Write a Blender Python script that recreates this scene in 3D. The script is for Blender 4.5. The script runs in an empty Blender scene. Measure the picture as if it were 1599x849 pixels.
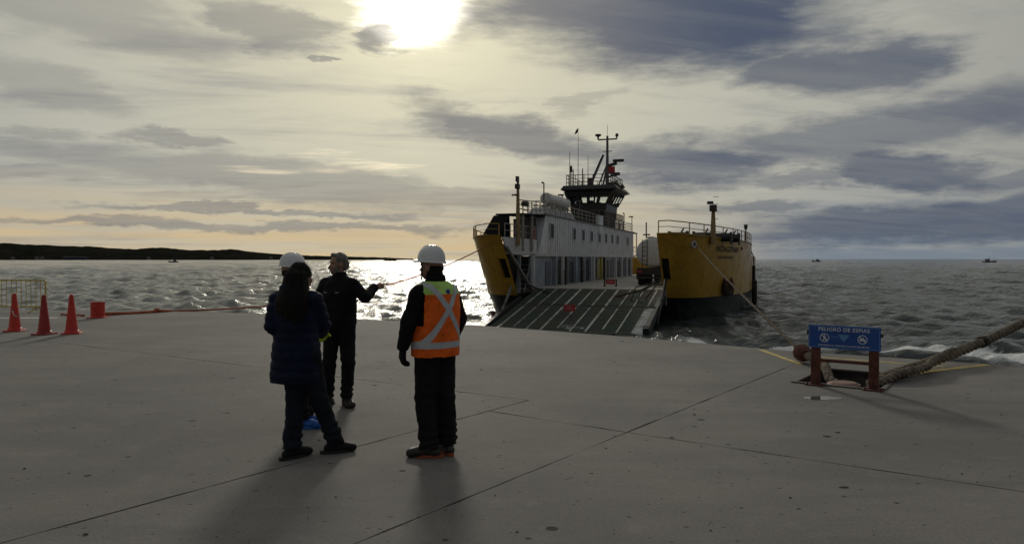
import bpy, bmesh, math, random
import numpy as np
from mathutils import Vector, Matrix, Euler, noise as mnoise

R = math.radians
random.seed(7); rng = np.random.default_rng(7)
scene = bpy.context.scene
COL = scene.collection

# ------------------------------------------------------------------ camera
FPX = 1150.0
cam_d = bpy.data.cameras.new('Camera'); cam = bpy.data.objects.new('Camera', cam_d); COL.objects.link(cam)
cam_d.sensor_width = 36.0; cam_d.lens = FPX / 1599 * 36.0
cam_d.clip_start = 0.05; cam_d.clip_end = 60000
CAMH = 1.68
cam.location = (0, 0, CAMH); cam.rotation_euler = (R(90 - 1.02), 0, 0)
scene.camera = cam

# ------------------------------------------------------------------ exposure, sun
scene.view_settings.view_transform = 'Standard'; scene.view_settings.look = 'None'
scene.view_settings.exposure = 0.0; scene.view_settings.gamma = 1.0
scene.view_settings.use_curve_mapping = False
SUN_AZ, SUN_EL = R(-7.3), R(19.6)
SUN_DIR = Vector((math.sin(SUN_AZ)*math.cos(SUN_EL), math.cos(SUN_AZ)*math.cos(SUN_EL), math.sin(SUN_EL)))
sl = bpy.data.lights.new('sun', 'SUN'); sun = bpy.data.objects.new('sun', sl); COL.objects.link(sun)
sl.energy = 1.05; sl.angle = R(7.0); sl.color = (1.0, 0.93, 0.80)
sun.rotation_euler = (-SUN_DIR).to_track_quat('-Z', 'Y').to_euler()

# ------------------------------------------------------------------ node expression helper
class E:
    """a socket (or number) with arithmetic that builds Math nodes"""
    nt = None
    def __init__(s, v): s.v = v
    @staticmethod
    def m(op, *a, clamp=False):
        n = E.nt.nodes.new('ShaderNodeMath'); n.operation = op; n.use_clamp = clamp
        for i, x in enumerate(a):
            x = x.v if isinstance(x, E) else x
            if isinstance(x, (int, float)): n.inputs[i].default_value = x
            else: E.nt.links.new(x, n.inputs[i])
        return E(n.outputs[0])
    def __add__(s, o): return E.m('ADD', s, o)
    __radd__ = __add__
    def __sub__(s, o): return E.m('SUBTRACT', s, o)
    def __rsub__(s, o): return E.m('SUBTRACT', o, s)
    def __mul__(s, o): return E.m('MULTIPLY', s, o)
    __rmul__ = __mul__
    def __truediv__(s, o): return E.m('DIVIDE', s, o)
    def __pow__(s, o): return E.m('POWER', s, o)
    def clamp(s): return E.m('ADD', s, 0.0, clamp=True)
def smooth(x, a, b):
    n = E.nt.nodes.new('ShaderNodeMapRange'); n.interpolation_type = 'SMOOTHSTEP'; n.clamp = True
    E.nt.links.new(x.v, n.inputs['Value'])
    n.inputs['From Min'].default_value = a; n.inputs['From Max'].default_value = b
    n.inputs['To Min'].default_value = 0; n.inputs['To Max'].default_value = 1
    if a > b:
        n.inputs['From Min'].default_value = b; n.inputs['From Max'].default_value = a
        n.inputs['To Min'].default_value = 1; n.inputs['To Max'].default_value = 0
    return E(n.outputs[0])
def comb(x, y, z):
    n = E.nt.nodes.new('ShaderNodeCombineXYZ')
    for i, q in enumerate((x, y, z)):
        q = q.v if isinstance(q, E) else q
        if isinstance(q, (int, float)): n.inputs[i].default_value = q
        else: E.nt.links.new(q, n.inputs[i])
    return n.outputs[0]
def noise_tex(vec, scale, detail=4, rough=0.55, dist=0.0):
    n = E.nt.nodes.new('ShaderNodeTexNoise'); n.inputs['Scale'].default_value = scale
    n.inputs['Detail'].default_value = detail; n.inputs['Roughness'].default_value = rough
    n.inputs['Distortion'].default_value = dist
    if vec is not None: E.nt.links.new(vec, n.inputs['Vector'])
    return E(n.outputs[0])
def mixc(f, a, b):
    n = E.nt.nodes.new('ShaderNodeMix'); n.data_type = 'RGBA'
    for sock, q in ((n.inputs[0], f), (n.inputs[6], a), (n.inputs[7], b)):
        q = q.v if isinstance(q, E) else q
        if isinstance(q, (int, float)): sock.default_value = q
        elif isinstance(q, tuple): sock.default_value = (*q, 1) if len(q) == 3 else q
        else: E.nt.links.new(q, sock)
    return n.outputs[2]

# ------------------------------------------------------------------ world: veiled sun, broken cloud over a Nishita sky
def build_world():
    w = bpy.data.worlds.new('World'); scene.world = w; w.use_nodes = True
    nt = w.node_tree; nt.nodes.clear(); E.nt = nt
    STR = 0.1
    out = nt.nodes.new('ShaderNodeOutputWorld'); bg = nt.nodes.new('ShaderNodeBackground')
    bg.inputs['Strength'].default_value = STR; nt.links.new(bg.outputs[0], out.inputs[0])
    sky = nt.nodes.new('ShaderNodeTexSky'); sky.sky_type = 'NISHITA'; sky.sun_disc = False
    sky.sun_elevation = SUN_EL; sky.sun_rotation = SUN_AZ; sky.dust_density = 2.0
    tc = nt.nodes.new('ShaderNodeTexCoord'); sx = nt.nodes.new('ShaderNodeSeparateXYZ')
    nt.links.new(tc.outputs['Generated'], sx.inputs[0])
    x, y, z = E(sx.outputs[0]), E(sx.outputs[1]), E(sx.outputs[2])
    az = E.m('ARCTAN2', x, y); el = E.m('ARCSINE', z)
    cs = x*SUN_DIR.x + y*SUN_DIR.y + z*SUN_DIR.z
    ang = E.m('ARCCOSINE', E.m('MINIMUM', cs, 0.99999)) * (180/math.pi)
    zz = E.m('MAXIMUM', z, 0.0) + 0.10
    pv = comb(x/zz, y/zz, 0.0)
    # wind-drawn fibres: rotate the cloud plane a little and stretch along the rows
    ca, sa = math.cos(R(12)), math.sin(R(12))
    fx = (x*ca + y*sa)/zz; fy = (y*ca - x*sa)/zz
    n1 = noise_tex(comb(fx*0.45, fy*1.25, 0.0), 1.0, 6, 0.55, 0.6)
    n2 = noise_tex(comb(fx*1.1, fy*3.6, 3.0), 1.0, 7, 0.6, 0.8)
    dv = comb(x*5.0, y*5.0, z*17.0)
    n3 = noise_tex(dv, 1.0, 6, 0.58, 0.3)
    n4 = noise_tex(comb(x*9.0, y*9.0, z*60.0), 1.0, 5, 0.6, 0.2)
    # brightness of the thin veil by angle from the sun
    g = E.m('MULTIPLY', 0.30, E.m('EXPONENT', ang*(-1/11.0))) + 0.40*E.m('EXPONENT', ang*ang*(-1/(50.0*50.0))) + 0.155
    warm = E.m('EXPONENT', ang*(-1/38.0))
    tint = mixc(warm, (0.94, 0.99, 1.02), (1.0, 0.915, 0.60))
    def scale_c(c, f):
        n = nt.nodes.new('ShaderNodeVectorMath'); n.operation = 'SCALE'
        nt.links.new(c, n.inputs[0])
        f = f.v if isinstance(f, E) else f
        if isinstance(f, (int, float)): n.inputs['Scale'].default_value = f
        else: nt.links.new(f, n.inputs['Scale'])
        return n.outputs[0]
    veil = scale_c(tint, g)
    shade = scale_c(mixc(warm, (0.125, 0.15, 0.21), (0.30, 0.285, 0.27)), E.m('ADD', 0.62, g*0.75))
    m_gen = smooth(n1*0.62 + n2*0.38, 0.47, 0.66)
    col = mixc(m_gen*0.62, veil, shade)
    # lit fibres
    brt = smooth(n2*0.5 + n4*0.5, 0.52, 0.68)
    col = mixc(brt*0.22, col, scale_c(tint, g*1.35))
    # low glow band above the horizon
    low = smooth(el, R(7.0), R(0.5))
    gl = scale_c(mixc(smooth(az, R(4), R(24)), (0.80, 0.60, 0.33), (0.20, 0.25, 0.315)), 0.80)
    streak = smooth(noise_tex(comb(x*3.5, y*3.5, z*75.0), 1.0, 5, 0.55, 0.2), 0.40, 0.62)
    col = mixc(low*(0.40 + 0.45*streak), col, gl)
    # a few blue openings show the clear sky
    gap = smooth(n1, 0.36, 0.26)
    skyc = scale_c(sky.outputs[0], 0.55)
    # named dark cloud banks: direction, half size, tilt, darkness
    def D(px, py):
        dx, dz = (px-799.5)/FPX, (404-py)/FPX
        return math.atan(dx), math.atan(dz/math.sqrt(1+dx*dx))
    K = 1/FPX
    banks = [
        (1010, 20, 330, 92, -4, .95), (1180, 45, 190, 62, 4, .55), (1335, 108, 155, 40, 2, .80),
        (800, 208, 190, 36, -13, .82), (1075, 258, 165, 42, -4, .82), (1390, 205, 360, 40, 6, .62),
        (1400, 268, 140, 28, -6, .80), (1250, 283, 90, 12, 0, .5),
        (1460, 346, 330, 28, 2, .78), (1180, 322, 110, 10, 0, .5), (1640, 320, 130, 22, 3, .7), (1560, 285, 90, 9, 0, .5),
        (400, 42, 110, 30, -13, .62), (606, 63, 55, 22, -6, .78), (502, 88, 17, 8, 0, .7), (150, 30, 190, 44, -4, .42),
        (450, 283, 380, 32, -5, .52), (690, 300, 180, 20, -2, .4), (60, 130, 120, 26, -8, .35),
        (265, 214, 75, 11, -3, .55), (70, 203, 75, 11, 0, .42), (420, 328, 260, 6, -1, .62), (390, 351, 430, 8, 0, .62),
        (900, 155, 80, 16, 18, .28), (20, 270, 140, 12, 2, .35), (230, 250, 120, 12, -8, .3),
    ]
    wob = (n3 - 0.5)*0.9 + (n4 - 0.5)*0.5
    def warp(vec, amp_a, amp_e):
        n = nt.nodes.new('ShaderNodeTexNoise'); n.inputs['Scale'].default_value = 1.0; n.inputs['Detail'].default_value = 7; n.inputs['Roughness'].default_value = 0.62
        nt.links.new(vec, n.inputs['Vector']); sp_ = nt.nodes.new('ShaderNodeSeparateColor'); nt.links.new(n.outputs['Color'], sp_.inputs[0])
        return (E(sp_.outputs[0]) - 0.5)*amp_a, (E(sp_.outputs[1]) - 0.5)*amp_e
    wa, we = warp(comb(x*6.0, y*6.0, z*20.0), 0.24, 0.060)
    wa2, we2 = warp(comb(x*20.0, y*20.0, z*75.0), 0.10, 0.022)
    azw, elw = az + wa + wa2, el + we + we2
    dens = 0.95 + 0.6*(n2 - 0.42)
    dark = None
    for (px, py, hx, hy, tilt, st) in banks:
        a0, e0 = D(px, py); c, s = math.cos(R(tilt)), math.sin(R(tilt))
        da, de = azw - a0, elw - e0
        u = (da*c + de*s) * (1/(hx*K)); v = (de*c - da*s) * (1/(hy*K))
        r = E.m('SQRT', u*u + v*v) + wob
        m = smooth(r, 1.22, 0.52) * st
        dark = m if dark is None else E.m('MAXIMUM', dark, m)
    dark = (dark*dens).clamp()
    far_blue = smooth(az, R(-2), R(18))
    dcol = mixc(far_blue, scale_c(mixc(warm, (0.16, 0.17, 0.20), (0.30, 0.29, 0.28)), 0.85), (0.080, 0.100, 0.148))
    col = mixc(dark, col, dcol)
    # the veiled sun itself
    gr = ang + (n3 - 0.5)*7.0 + (n2 - 0.5)*5.0 + (n4 - 0.5)*2.5
    core = smooth(gr, 4.9, 0.6) * (1.0 - 0.85*dark)
    halo = E.m('EXPONENT', ang*(-1/4.2)) * 0.36 * (1.0 - 0.7*dark)
    addn = nt.nodes.new('ShaderNodeVectorMath'); addn.operation = 'ADD'
    nt.links.new(col, addn.inputs[0])
    nt.links.new(scale_c(mixc(0.0, (1.0, 0.95, 0.82), (1, 1, 1)), core*2.6 + halo), addn.inputs[1])
    below = smooth(el, R(-0.3), R(-4))
    fin = mixc(below*0.8, scale_c(addn.outputs[0], 1/STR), scale_c(mixc(0.0, (0.10, 0.11, 0.12), (0, 0, 0)), 1/STR))
    fin = mixc(gap*(1.0 - low)*0.22, fin, skyc)
    nt.links.new(fin, bg.inputs['Color'])
    w.cycles.sampling_method = 'MANUAL'; w.cycles.sample_map_resolution = 1024
build_world()

# ------------------------------------------------------------------ materials
MATS = {}
def mat(name, color, rough=0.6, metal=0.0, var=0.0, vscale=4.0, bump=0.0, bscale=30.0, col2=None, stretch=(1, 1, 1), spec=0.5, streaks=0.0):
    if name in MATS: return MATS[name]
    m = bpy.data.materials.new(name); m.use_nodes = True; nt = m.node_tree; E.nt = nt
    b = nt.nodes['Principled BSDF']
    b.inputs['Base Color'].default_value = (*color, 1); b.inputs['Roughness'].default_value = rough
    b.inputs['Metallic'].default_value = metal; b.inputs['Specular IOR Level'].default_value = spec
    tc = nt.nodes.new('ShaderNodeTexCoord'); mp = nt.nodes.new('ShaderNodeMapping')
    nt.links.new(tc.outputs['Object'], mp.inputs[0]); mp.inputs['Scale'].default_value = stretch
    if var > 0:
        n = noise_tex(mp.outputs[0], vscale, 6, 0.62)
        f = smooth(n, 0.40, 0.68)
        c2 = col2 if col2 else tuple(c*(1-var) for c in color)
        c = mixc(f, color, c2)
        if streaks > 0:
            m2 = nt.nodes.new('ShaderNodeMapping'); nt.links.new(tc.outputs['Object'], m2.inputs[0]); m2.inputs['Scale'].default_value = (5, 5, 0.35)
            f2 = smooth(noise_tex(m2.outputs[0], 1.0, 5, 0.6), 0.52, 0.72)
            c = mixc(f2*streaks, c, (0.10, 0.055, 0.03))
        nt.links.new(c, b.inputs['Base Color'])
        rr = E(f.v)*0.15 + (rough - 0.07)
        nt.links.new(rr.v, b.inputs['Roughness'])
    if bump > 0:
        bn = nt.nodes.new('ShaderNodeBump'); bn.inputs['Strength'].default_value = bump; bn.inputs['Distance'].default_value = 0.02
        nb = noise_tex(mp.outputs[0], bscale, 5, 0.6); nt.links.new(nb.v, bn.inputs['Height'])
        nt.links.new(bn.outputs[0], b.inputs['Normal'])
    MATS[name] = m; return m

def concrete(name, wet=0.0):
    m = bpy.data.materials.new(name); m.use_nodes = True; nt = m.node_tree; E.nt = nt
    b = nt.nodes['Principled BSDF']
    g = nt.nodes.new('ShaderNodeNewGeometry'); pos = g.outputs['Position']
    mp = nt.nodes.new('ShaderNodeMapping'); nt.links.new(pos, mp.inputs[0]); mp.inputs['Rotation'].default_value = (0, 0, R(20)); mp.inputs['Scale'].default_value = (0.35, 1.6, 1)
    big = noise_tex(pos, 0.35, 6, 0.6); brush = noise_tex(mp.outputs[0], 1.3, 7, 0.65, 0.5)
    fine = noise_tex(pos, 42, 7, 0.75); mid = noise_tex(pos, 3.1, 6, 0.65)
    c = mixc(smooth(big, 0.36, 0.66), (0.253, 0.238, 0.220), (0.176, 0.168, 0.160))
    c = mixc(smooth(brush, 0.42, 0.70)*0.55, c, (0.141, 0.138, 0.133))
    c = mixc(smooth(mid, 0.53, 0.72)*0.35, c, (0.312, 0.297, 0.276))
    c = mixc(smooth(fine, 0.42, 0.66)*0.55, c, (0.135, 0.129, 0.123))
    vo = nt.nodes.new('ShaderNodeTexVoronoi'); vo.inputs['Scale'].default_value = 3.4; nt.links.new(pos, vo.inputs['Vector'])
    vo.inputs['Randomness'].default_value = 1.0
    size = smooth(noise_tex(pos, 1.7, 2, 0.5), 0.50, 0.75)
    spot = smooth(E(vo.outputs['Distance']) + (fine-0.5)*0.12 - size*0.10, 0.075, 0.03)
    c = mixc(spot*0.85, c, (0.035, 0.033, 0.031))
    vo2 = nt.nodes.new('ShaderNodeTexVoronoi'); vo2.inputs['Scale'].default_value = 9.0; nt.links.new(pos, vo2.inputs['Vector'])
    pit = smooth(E(vo2.outputs['Distance']) + (mid-0.5)*0.6, 0.12, 0.03)
    c = mixc(pit*0.75, c, (0.09, 0.085, 0.08))
    if wet: c = mixc(wet, c, (0.035, 0.036, 0.033))
    nt.links.new(c, b.inputs['Base Color'])
    rg = 0.88 - smooth(brush, 0.4, 0.7)*0.05 - wet*0.35 + spot*0.1
    nt.links.new(rg.v, b.inputs['Roughness']); b.inputs['Specular IOR Level'].default_value = 0.22
    h = fine*0.5 + mid*0.6 - spot*0.7 - pit*0.5 + brush*0.12
    bn = nt.nodes.new('ShaderNodeBump'); bn.inputs['Strength'].default_value = 0.75; bn.inputs['Distance'].default_value = 0.014
    nt.links.new(h.v, bn.inputs['Height']); nt.links.new(bn.outputs[0], b.inputs['Normal'])
    return m
M_CONC = concrete('concrete'); M_WET = concrete('wet_concrete', 0.7)

def water_mat():
    m = bpy.data.materials.new('sea_water'); m.use_nodes = True; nt = m.node_tree; E.nt = nt
    b = nt.nodes['Principled BSDF']; b.inputs['IOR'].default_value = 1.33
    g = nt.nodes.new('ShaderNodeNewGeometry'); pos = g.outputs['Position']
    mp = nt.nodes.new('ShaderNodeMapping'); nt.links.new(pos, mp.inputs[0]); mp.inputs['Rotation'].default_value = (0, 0, R(-30)); mp.inputs['Scale'].default_value = (0.55, 1.0, 1)
    n1 = noise_tex(mp.outputs[0], 0.55, 4, 0.6, 0.4); n2 = noise_tex(mp.outputs[0], 2.6, 4, 0.62, 0.5); n0 = noise_tex(mp.outputs[0], 0.10, 3, 0.5)
    at = nt.nodes.new('ShaderNodeAttribute'); at.attribute_name = 'foam'
    fo = E(at.outputs['Fac'])
    fn = noise_tex(mp.outputs[0], 3.2, 6, 0.7, 1.2)
    f = smooth(fo + (fn-0.5)*0.9, 0.42, 0.72)
    c = mixc(f, (0.060, 0.074, 0.076), (0.78, 0.80, 0.80)); nt.links.new(c, b.inputs['Base Color'])
    nt.links.new((0.10 + f*0.6).v, b.inputs['Roughness'])
    n5 = noise_tex(mp.outputs[0], 9.0, 3, 0.6)
    h = n1*0.42 + n2*0.24 + n5*0.05 + n0*0.5
    bn = nt.nodes.new('ShaderNodeBump'); bn.inputs['Strength'].default_value = 1.0; bn.inputs['Distance'].default_value = 0.62
    nt.links.new(h.v, bn.inputs['Height']); nt.links.new(bn.outputs[0], b.inputs['Normal'])
    return m
M_WATER = water_mat()

M_YEL = mat('hull_yellow', (0.62, 0.355, 0.045), 0.38, var=0.35, vscale=1.3, col2=(0.50, 0.28, 0.04), bump=0.10, bscale=3, streaks=0.35)
M_BOOT = mat('boot_topping', (0.018, 0.02, 0.02), 0.4, var=0.5, vscale=2, col2=(0.04, 0.045, 0.04))
M_WHITE = mat('ship_white', (0.62, 0.64, 0.66), 0.45, var=0.2, vscale=1.2, col2=(0.52, 0.53, 0.54), streaks=0.22)
M_GREY = mat('ship_blue_grey', (0.30, 0.36, 0.44), 0.5, var=0.25, vscale=1.0, streaks=0.25)
M_BLACK = mat('ship_black', (0.018, 0.019, 0.022), 0.45, var=0.4, vscale=3, col2=(0.035, 0.035, 0.037))
M_STEEL = mat('dark_steel', (0.07, 0.07, 0.07), 0.55, var=0.5, vscale=5, col2=(0.12, 0.08, 0.055))
M_RAIL = mat('rail_paint', (0.36, 0.34, 0.30), 0.5, var=0.3, vscale=6)
M_RAILY = mat('rail_yellow', (0.42, 0.26, 0.06), 0.5, var=0.3, vscale=6)
M_DECK = mat('deck_paint', (0.40, 0.38, 0.35), 0.75, var=0.4, vscale=1.5, bump=0.2, bscale=20)
M_RAMP = mat('ramp_plate', (0.034, 0.056, 0.042), 0.8, spec=.25, var=0.6, vscale=0.7, col2=(0.075, 0.062, 0.052), bump=0.5, bscale=14)
M_BAR = mat('ramp_bar', (0.36, 0.37, 0.36), 0.5, var=0.6, vscale=1.6, col2=(0.10, 0.10, 0.09))
M_GLASS = mat('window_glass', (0.012, 0.015, 0.02), 0.35, spec=.06)
M_RED = mat('sign_red', (0.42, 0.03, 0.03), 0.5, var=0.2)
M_ORANGE = mat('cone_red', (0.62, 0.035, 0.018), 0.5, var=0.35, vscale=7, col2=(0.48, 0.03, 0.02), bump=0.1)
M_ROPE = mat('hawser', (0.25, 0.21, 0.165), 0.95, spec=.1, var=0.5, vscale=9, col2=(0.13, 0.105, 0.08), bump=0.6, bscale=90)
M_ROPEO = mat('orange_rope', (0.50, 0.13, 0.06), 0.85, var=0.4, vscale=6, bump=0.4, bscale=90)
M_DROPE = mat('dark_rope', (0.03, 0.028, 0.026), 0.9, var=0.3)
M_RUST = mat('rust_brown', (0.13, 0.04, 0.025), 0.75, var=0.5, vscale=9, bump=0.3, bscale=60)
M_YPAINT = mat('yellow_marking', (0.62, 0.47, 0.10), 0.75, var=0.6, vscale=5, col2=(0.34, 0.29, 0.18))
M_WPAINT = mat('white_marking', (0.62, 0.62, 0.60), 0.75, var=0.5, vscale=6)
M_SIGNB = mat('sign_blue', (0.012, 0.075, 0.34), 0.45, var=0.2, vscale=8)
M_SIGNW = mat('sign_white', (0.72, 0.76, 0.80), 0.5)
M_SIGNL = mat('sign_light_blue', (0.10, 0.27, 0.52), 0.5)
M_RUBBER = mat('rubber', (0.02, 0.02, 0.02), 0.75, bump=0.3)
M_FENCE = mat('barrier_yellow', (0.60, 0.44, 0.04), 0.5, var=0.3, vscale=8)
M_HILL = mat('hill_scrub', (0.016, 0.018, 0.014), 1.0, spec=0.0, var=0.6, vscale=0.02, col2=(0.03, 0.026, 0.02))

# ------------------------------------------------------------------ mesh helpers
class MB:
    def __init__(s): s.v = []; s.f = []
    def add(s, vs, fs):
        o = len(s.v); s.v += [tuple(p) for p in vs]; s.f += [tuple(i+o for i in f) for f in fs]; return s
    def box(s, c, size, rz=0.0, M=None):
        hx, hy, hz = size[0]/2, size[1]/2, size[2]/2
        vs = [Vector((x, y, z)) for x in (-hx, hx) for y in (-hy, hy) for z in (-hz, hz)]
        if M is not None: vs = [M @ v for v in vs]
        elif rz:
            q = Matrix.Rotation(rz, 3, 'Z'); vs = [q @ v for v in vs]
        c = Vector(c)
        return s.add([v + c for v in vs], [(0, 1, 3, 2), (4, 6, 7, 5), (0, 4, 5, 1), (2, 3, 7, 6), (0, 2, 6, 4), (1, 5, 7, 3)])
    def beam(s, p0, p1, w, h):
        p0, p1 = Vector(p0), Vector(p1); d = p1 - p0; q = d.to_track_quat('Y', 'Z').to_matrix()
        return s.box((p0+p1)/2, (w, d.length, h), M=q)
    def hexa(s, b, t):   # bottom quad, top quad, both counter-clockwise from above
        return s.add(list(b)+list(t), [(3, 2, 1, 0), (4, 5, 6, 7), (0, 1, 5, 4), (1, 2, 6, 5), (2, 3, 7, 6), (3, 0, 4, 7)])
    def tube(s, path, rad, n=8, caps=True):
        path = [Vector(p) for p in path]; m = len(path)
        rads = rad if isinstance(rad, (list, tuple)) else [rad]*m
        up = Vector((0, 0, 1)); vs = []; prev = None
        for i, p in enumerate(path):
            d = (path[min(i+1, m-1)] - path[max(i-1, 0)]).normalized()
            if prev is None:
                a = d.cross(up)
                if a.length < 1e-3: a = d.cross(Vector((1, 0, 0)))
            else: a = prev - d*prev.dot(d)
            a.normalize(); b = d.cross(a); prev = a
            for k in range(n):
                t = 2*math.pi*k/n; vs.append(p + (a*math.cos(t) + b*math.sin(t))*rads[i])
        fs = [(i*n+k, i*n+(k+1) % n, (i+1)*n+(k+1) % n, (i+1)*n+k) for i in range(m-1) for k in range(n)]
        if caps: fs += [tuple(reversed(range(n))), tuple(range((m-1)*n, m*n))]
        return s.add(vs, fs)
    def cyl(s, p0, p1, r0, r1=None, n=12): return s.tube([p0, p1], [r0, r0 if r1 is None else r1], n)
    def capsule(s, p0, p1, r0, r1, n=14):
        p0, p1 = Vector(p0), Vector(p1); d = (p1-p0); L = d.length
        if L < 1e-6: return s.ell(p0, (r0, r0, r0))
        d /= L; path = []; rr = []
        for k in range(1, 6):
            a = R(90)*(1-k/5); path.append(p0 - d*r0*math.sin(a)*0.999); rr.append(max(r0*math.cos(a), r0*0.04))
        for k in range(0, 5):
            a = R(90)*(k/5); path.append(p1 + d*r1*math.sin(a)); rr.append(max(r1*math.cos(a), r1*0.04))
        return s.tube(path, rr, n)
    def ell(s, c, r, M=None, nu=16, nv=10):
        vs = []; c = Vector(c)
        for j in range(nv+1):
            ph = math.pi*j/nv; sp = max(math.sin(ph), 0.002)
            for i in range(nu):
                t = 2*math.pi*i/nu; v = Vector((r[0]*sp*math.cos(t), r[1]*sp*math.sin(t), -r[2]*math.cos(ph)))
                vs.append((M @ v if M is not None else v) + c)
        fs = [(j*nu+i, j*nu+(i+1) % nu, (j+1)*nu+(i+1) % nu, (j+1)*nu+i) for j in range(nv) for i in range(nu)]
        fs += [tuple(reversed(range(nu))), tuple(range(nv*nu, (nv+1)*nu))]
        return s.add(vs, fs)
    def loft(s, rings, n=28, caps=True, power=2.0):   # rings: (cx, cy, z, rx, ry)
        vs = []
        for (cx, cy, z, rx, ry) in rings:
            for k in range(n):
                t = 2*math.pi*k/n; c, q = math.cos(t), math.sin(t); e = 2/power
                vs.append((cx + rx*math.copysign(abs(c)**e, c), cy + ry*math.copysign(abs(q)**e, q), z))
        m = len(rings)
        fs = [(i*n+k, i*n+(k+1) % n, (i+1)*n+(k+1) % n, (i+1)*n+k) for i in range(m-1) for k in range(n)]
        if caps: fs += [tuple(reversed(range(n))), tuple(range((m-1)*n, m*n))]
        return s.add(vs, fs)
    def lathe(s, c, prof, n=20):
        return s.loft([(c[0], c[1], c[2]+z, r, r) for r, z in prof], n)
    def build(s, name, m, parent=None, smooth=False, bevel=0.0):
        me = bpy.data.meshes.new(name); me.from_pydata(s.v, [], s.f); me.update()
        if smooth: me.polygons.foreach_set('use_smooth', [True]*len(me.polygons))
        me.materials.append(m); o = bpy.data.objects.new(name, me); COL.objects.link(o)
        if parent is not None: o.parent = parent
        if bevel:
            b = o.modifiers.new('bevel', 'BEVEL'); b.width = bevel; b.segments = 2; b.limit_method = 'ANGLE'
        return o
def tag(o, label=None, cat=None, group=None, kind=None):
    if label: o['label'] = label
    if cat: o['category'] = cat
    if group: o['group'] = group
    if kind: o['kind'] = kind
    return o
def empty(name, loc=(0, 0, 0), rz=0.0, label=None, cat=None, group=None):
    o = bpy.data.objects.new(name, None); COL.objects.link(o); o.location = loc; o.rotation_euler = (0, 0, rz)
    o.empty_display_size = 0.2
    return tag(o, label, cat, group)
def text_verts(body, shear=0.0, spacing=1.0):
    cu = bpy.data.curves.new('t', 'FONT'); cu.body = body; cu.size = 1.0; cu.shear = shear; cu.space_character = spacing; cu.offset = 0.012
    o = bpy.data.objects.new('t', cu); COL.objects.link(o)
    bpy.context.view_layer.update()
    me = bpy.data.meshes.new_from_object(o.evaluated_get(bpy.context.evaluated_depsgraph_get()))
    v = [tuple(p.co) for p in me.vertices]; f = [tuple(p.vertices) for p in me.polygons]
    bpy.data.objects.remove(o); bpy.data.curves.remove(cu); bpy.data.meshes.remove(me)
    x0 = min(p[0] for p in v); x1 = max(p[0] for p in v); y0 = min(p[1] for p in v); y1 = max(p[1] for p in v)
    return [((p[0]-x0)/(x1-x0), (p[1]-y0)/(y1-y0)) for p in v], f
def G(px, py, z=0.0):            # a spot on the quay seen in the photograph
    d = (CAMH - z)*FPX/(py - 404); return Vector(((px-799.5)/FPX*d, d, z))
def strand_rope(path, r_core, r_strand, lay, m, name, parent=None, step=0.05, nstr=3):
    """three-strand laid rope along a polyline"""
    path = [Vector(p) for p in path]
    L = [0.0]
    for a, b in zip(path, path[1:]): L.append(L[-1] + (b-a).length)
    n = max(4, int(L[-1]/step)); P = []
    for i in range(n+1):
        t = L[-1]*i/n; k = max(j for j in range(len(L)) if L[j] <= t + 1e-9); k = min(k, len(path)-2)
        P.append(path[k].lerp(path[k+1], (t-L[k])/(L[k+1]-L[k])))
    mb = MB()
    for q in range(nstr):
        pts = []
        for i, p in enumerate(P):
            d = (P[min(i+1, n)] - P[max(i-1, 0)]).normalized(); a = d.cross(Vector((0, 0, 1))).normalized(); b = d.cross(a)
            t = 2*math.pi*(L[-1]*i/n/lay + q/nstr); pts.append(p + (a*math.cos(t) + b*math.sin(t))*r_core)
        mb.tube(pts, r_strand, 6)
    return mb.build(name, m, parent, smooth=True)

# ------------------------------------------------------------------ quay: slabs in their own frame (p across, q towards the sea)
PV, QV = Vector((0.8072, -0.5903, 0)), Vector((0.5903, 0.8072, 0))
def PQ(p, q, z=0.0): v = PV*p + QV*q; return Vector((v.x, v.y, z))
CREST = [(-52, -4.8), (-34.5, 5.48), (-27.9, 9.34), (-24.4, 12.0), (-19.8, 13.66), (-11.6, 14.5), (-7.05, 14.29), (-4.23, 13.87), (-3.28, 13.9), (-0.33, 14.0), (14.25, 14.4), (25, 14.4)]
PIT = [(-2.80, 10.33), (-1.72, 10.33), (-1.72, 11.90), (-2.80, 11.90)]
def inset(poly, d):
    n = len(poly); area = sum(poly[i][0]*poly[(i+1) % n][1] - poly[(i+1) % n][0]*poly[i][1] for i in range(n))
    sg = 1 if area > 0 else -1; out = []
    for i in range(n):
        a, b, c = Vector(poly[i-1]), Vector(poly[i]), Vector(poly[(i+1) % n])
        n1 = Vector((-(b-a).y, (b-a).x)).normalized()*sg; n2 = Vector((-(c-b).y, (c-b).x)).normalized()*sg
        k = 1 + n1.dot(n2); m = (n1 + n2)/max(k, 0.3); out.append(tuple(b + m*d))
    return out
def rough_edge(poly, step, amp):
    out = []; n = len(poly)
    for i in range(n):
        a, b = Vector(poly[i]), Vector(poly[(i+1) % n]); L = (b-a).length
        nn = Vector((-(b-a).y, (b-a).x)).normalized()
        mid = (a+b)/2; k = max(1, min(220, int(L/step))); k = k if L < 60 else 60
        for j in range(k):
            p = a.lerp(b, j/k)
            if j: p = p + nn*amp*(mnoise.noise(Vector((p.x*2.2, p.y*2.2, 1.7)))*1.6 + random.uniform(-.5, .5))
            out.append((p.x, p.y))
    return out
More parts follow.
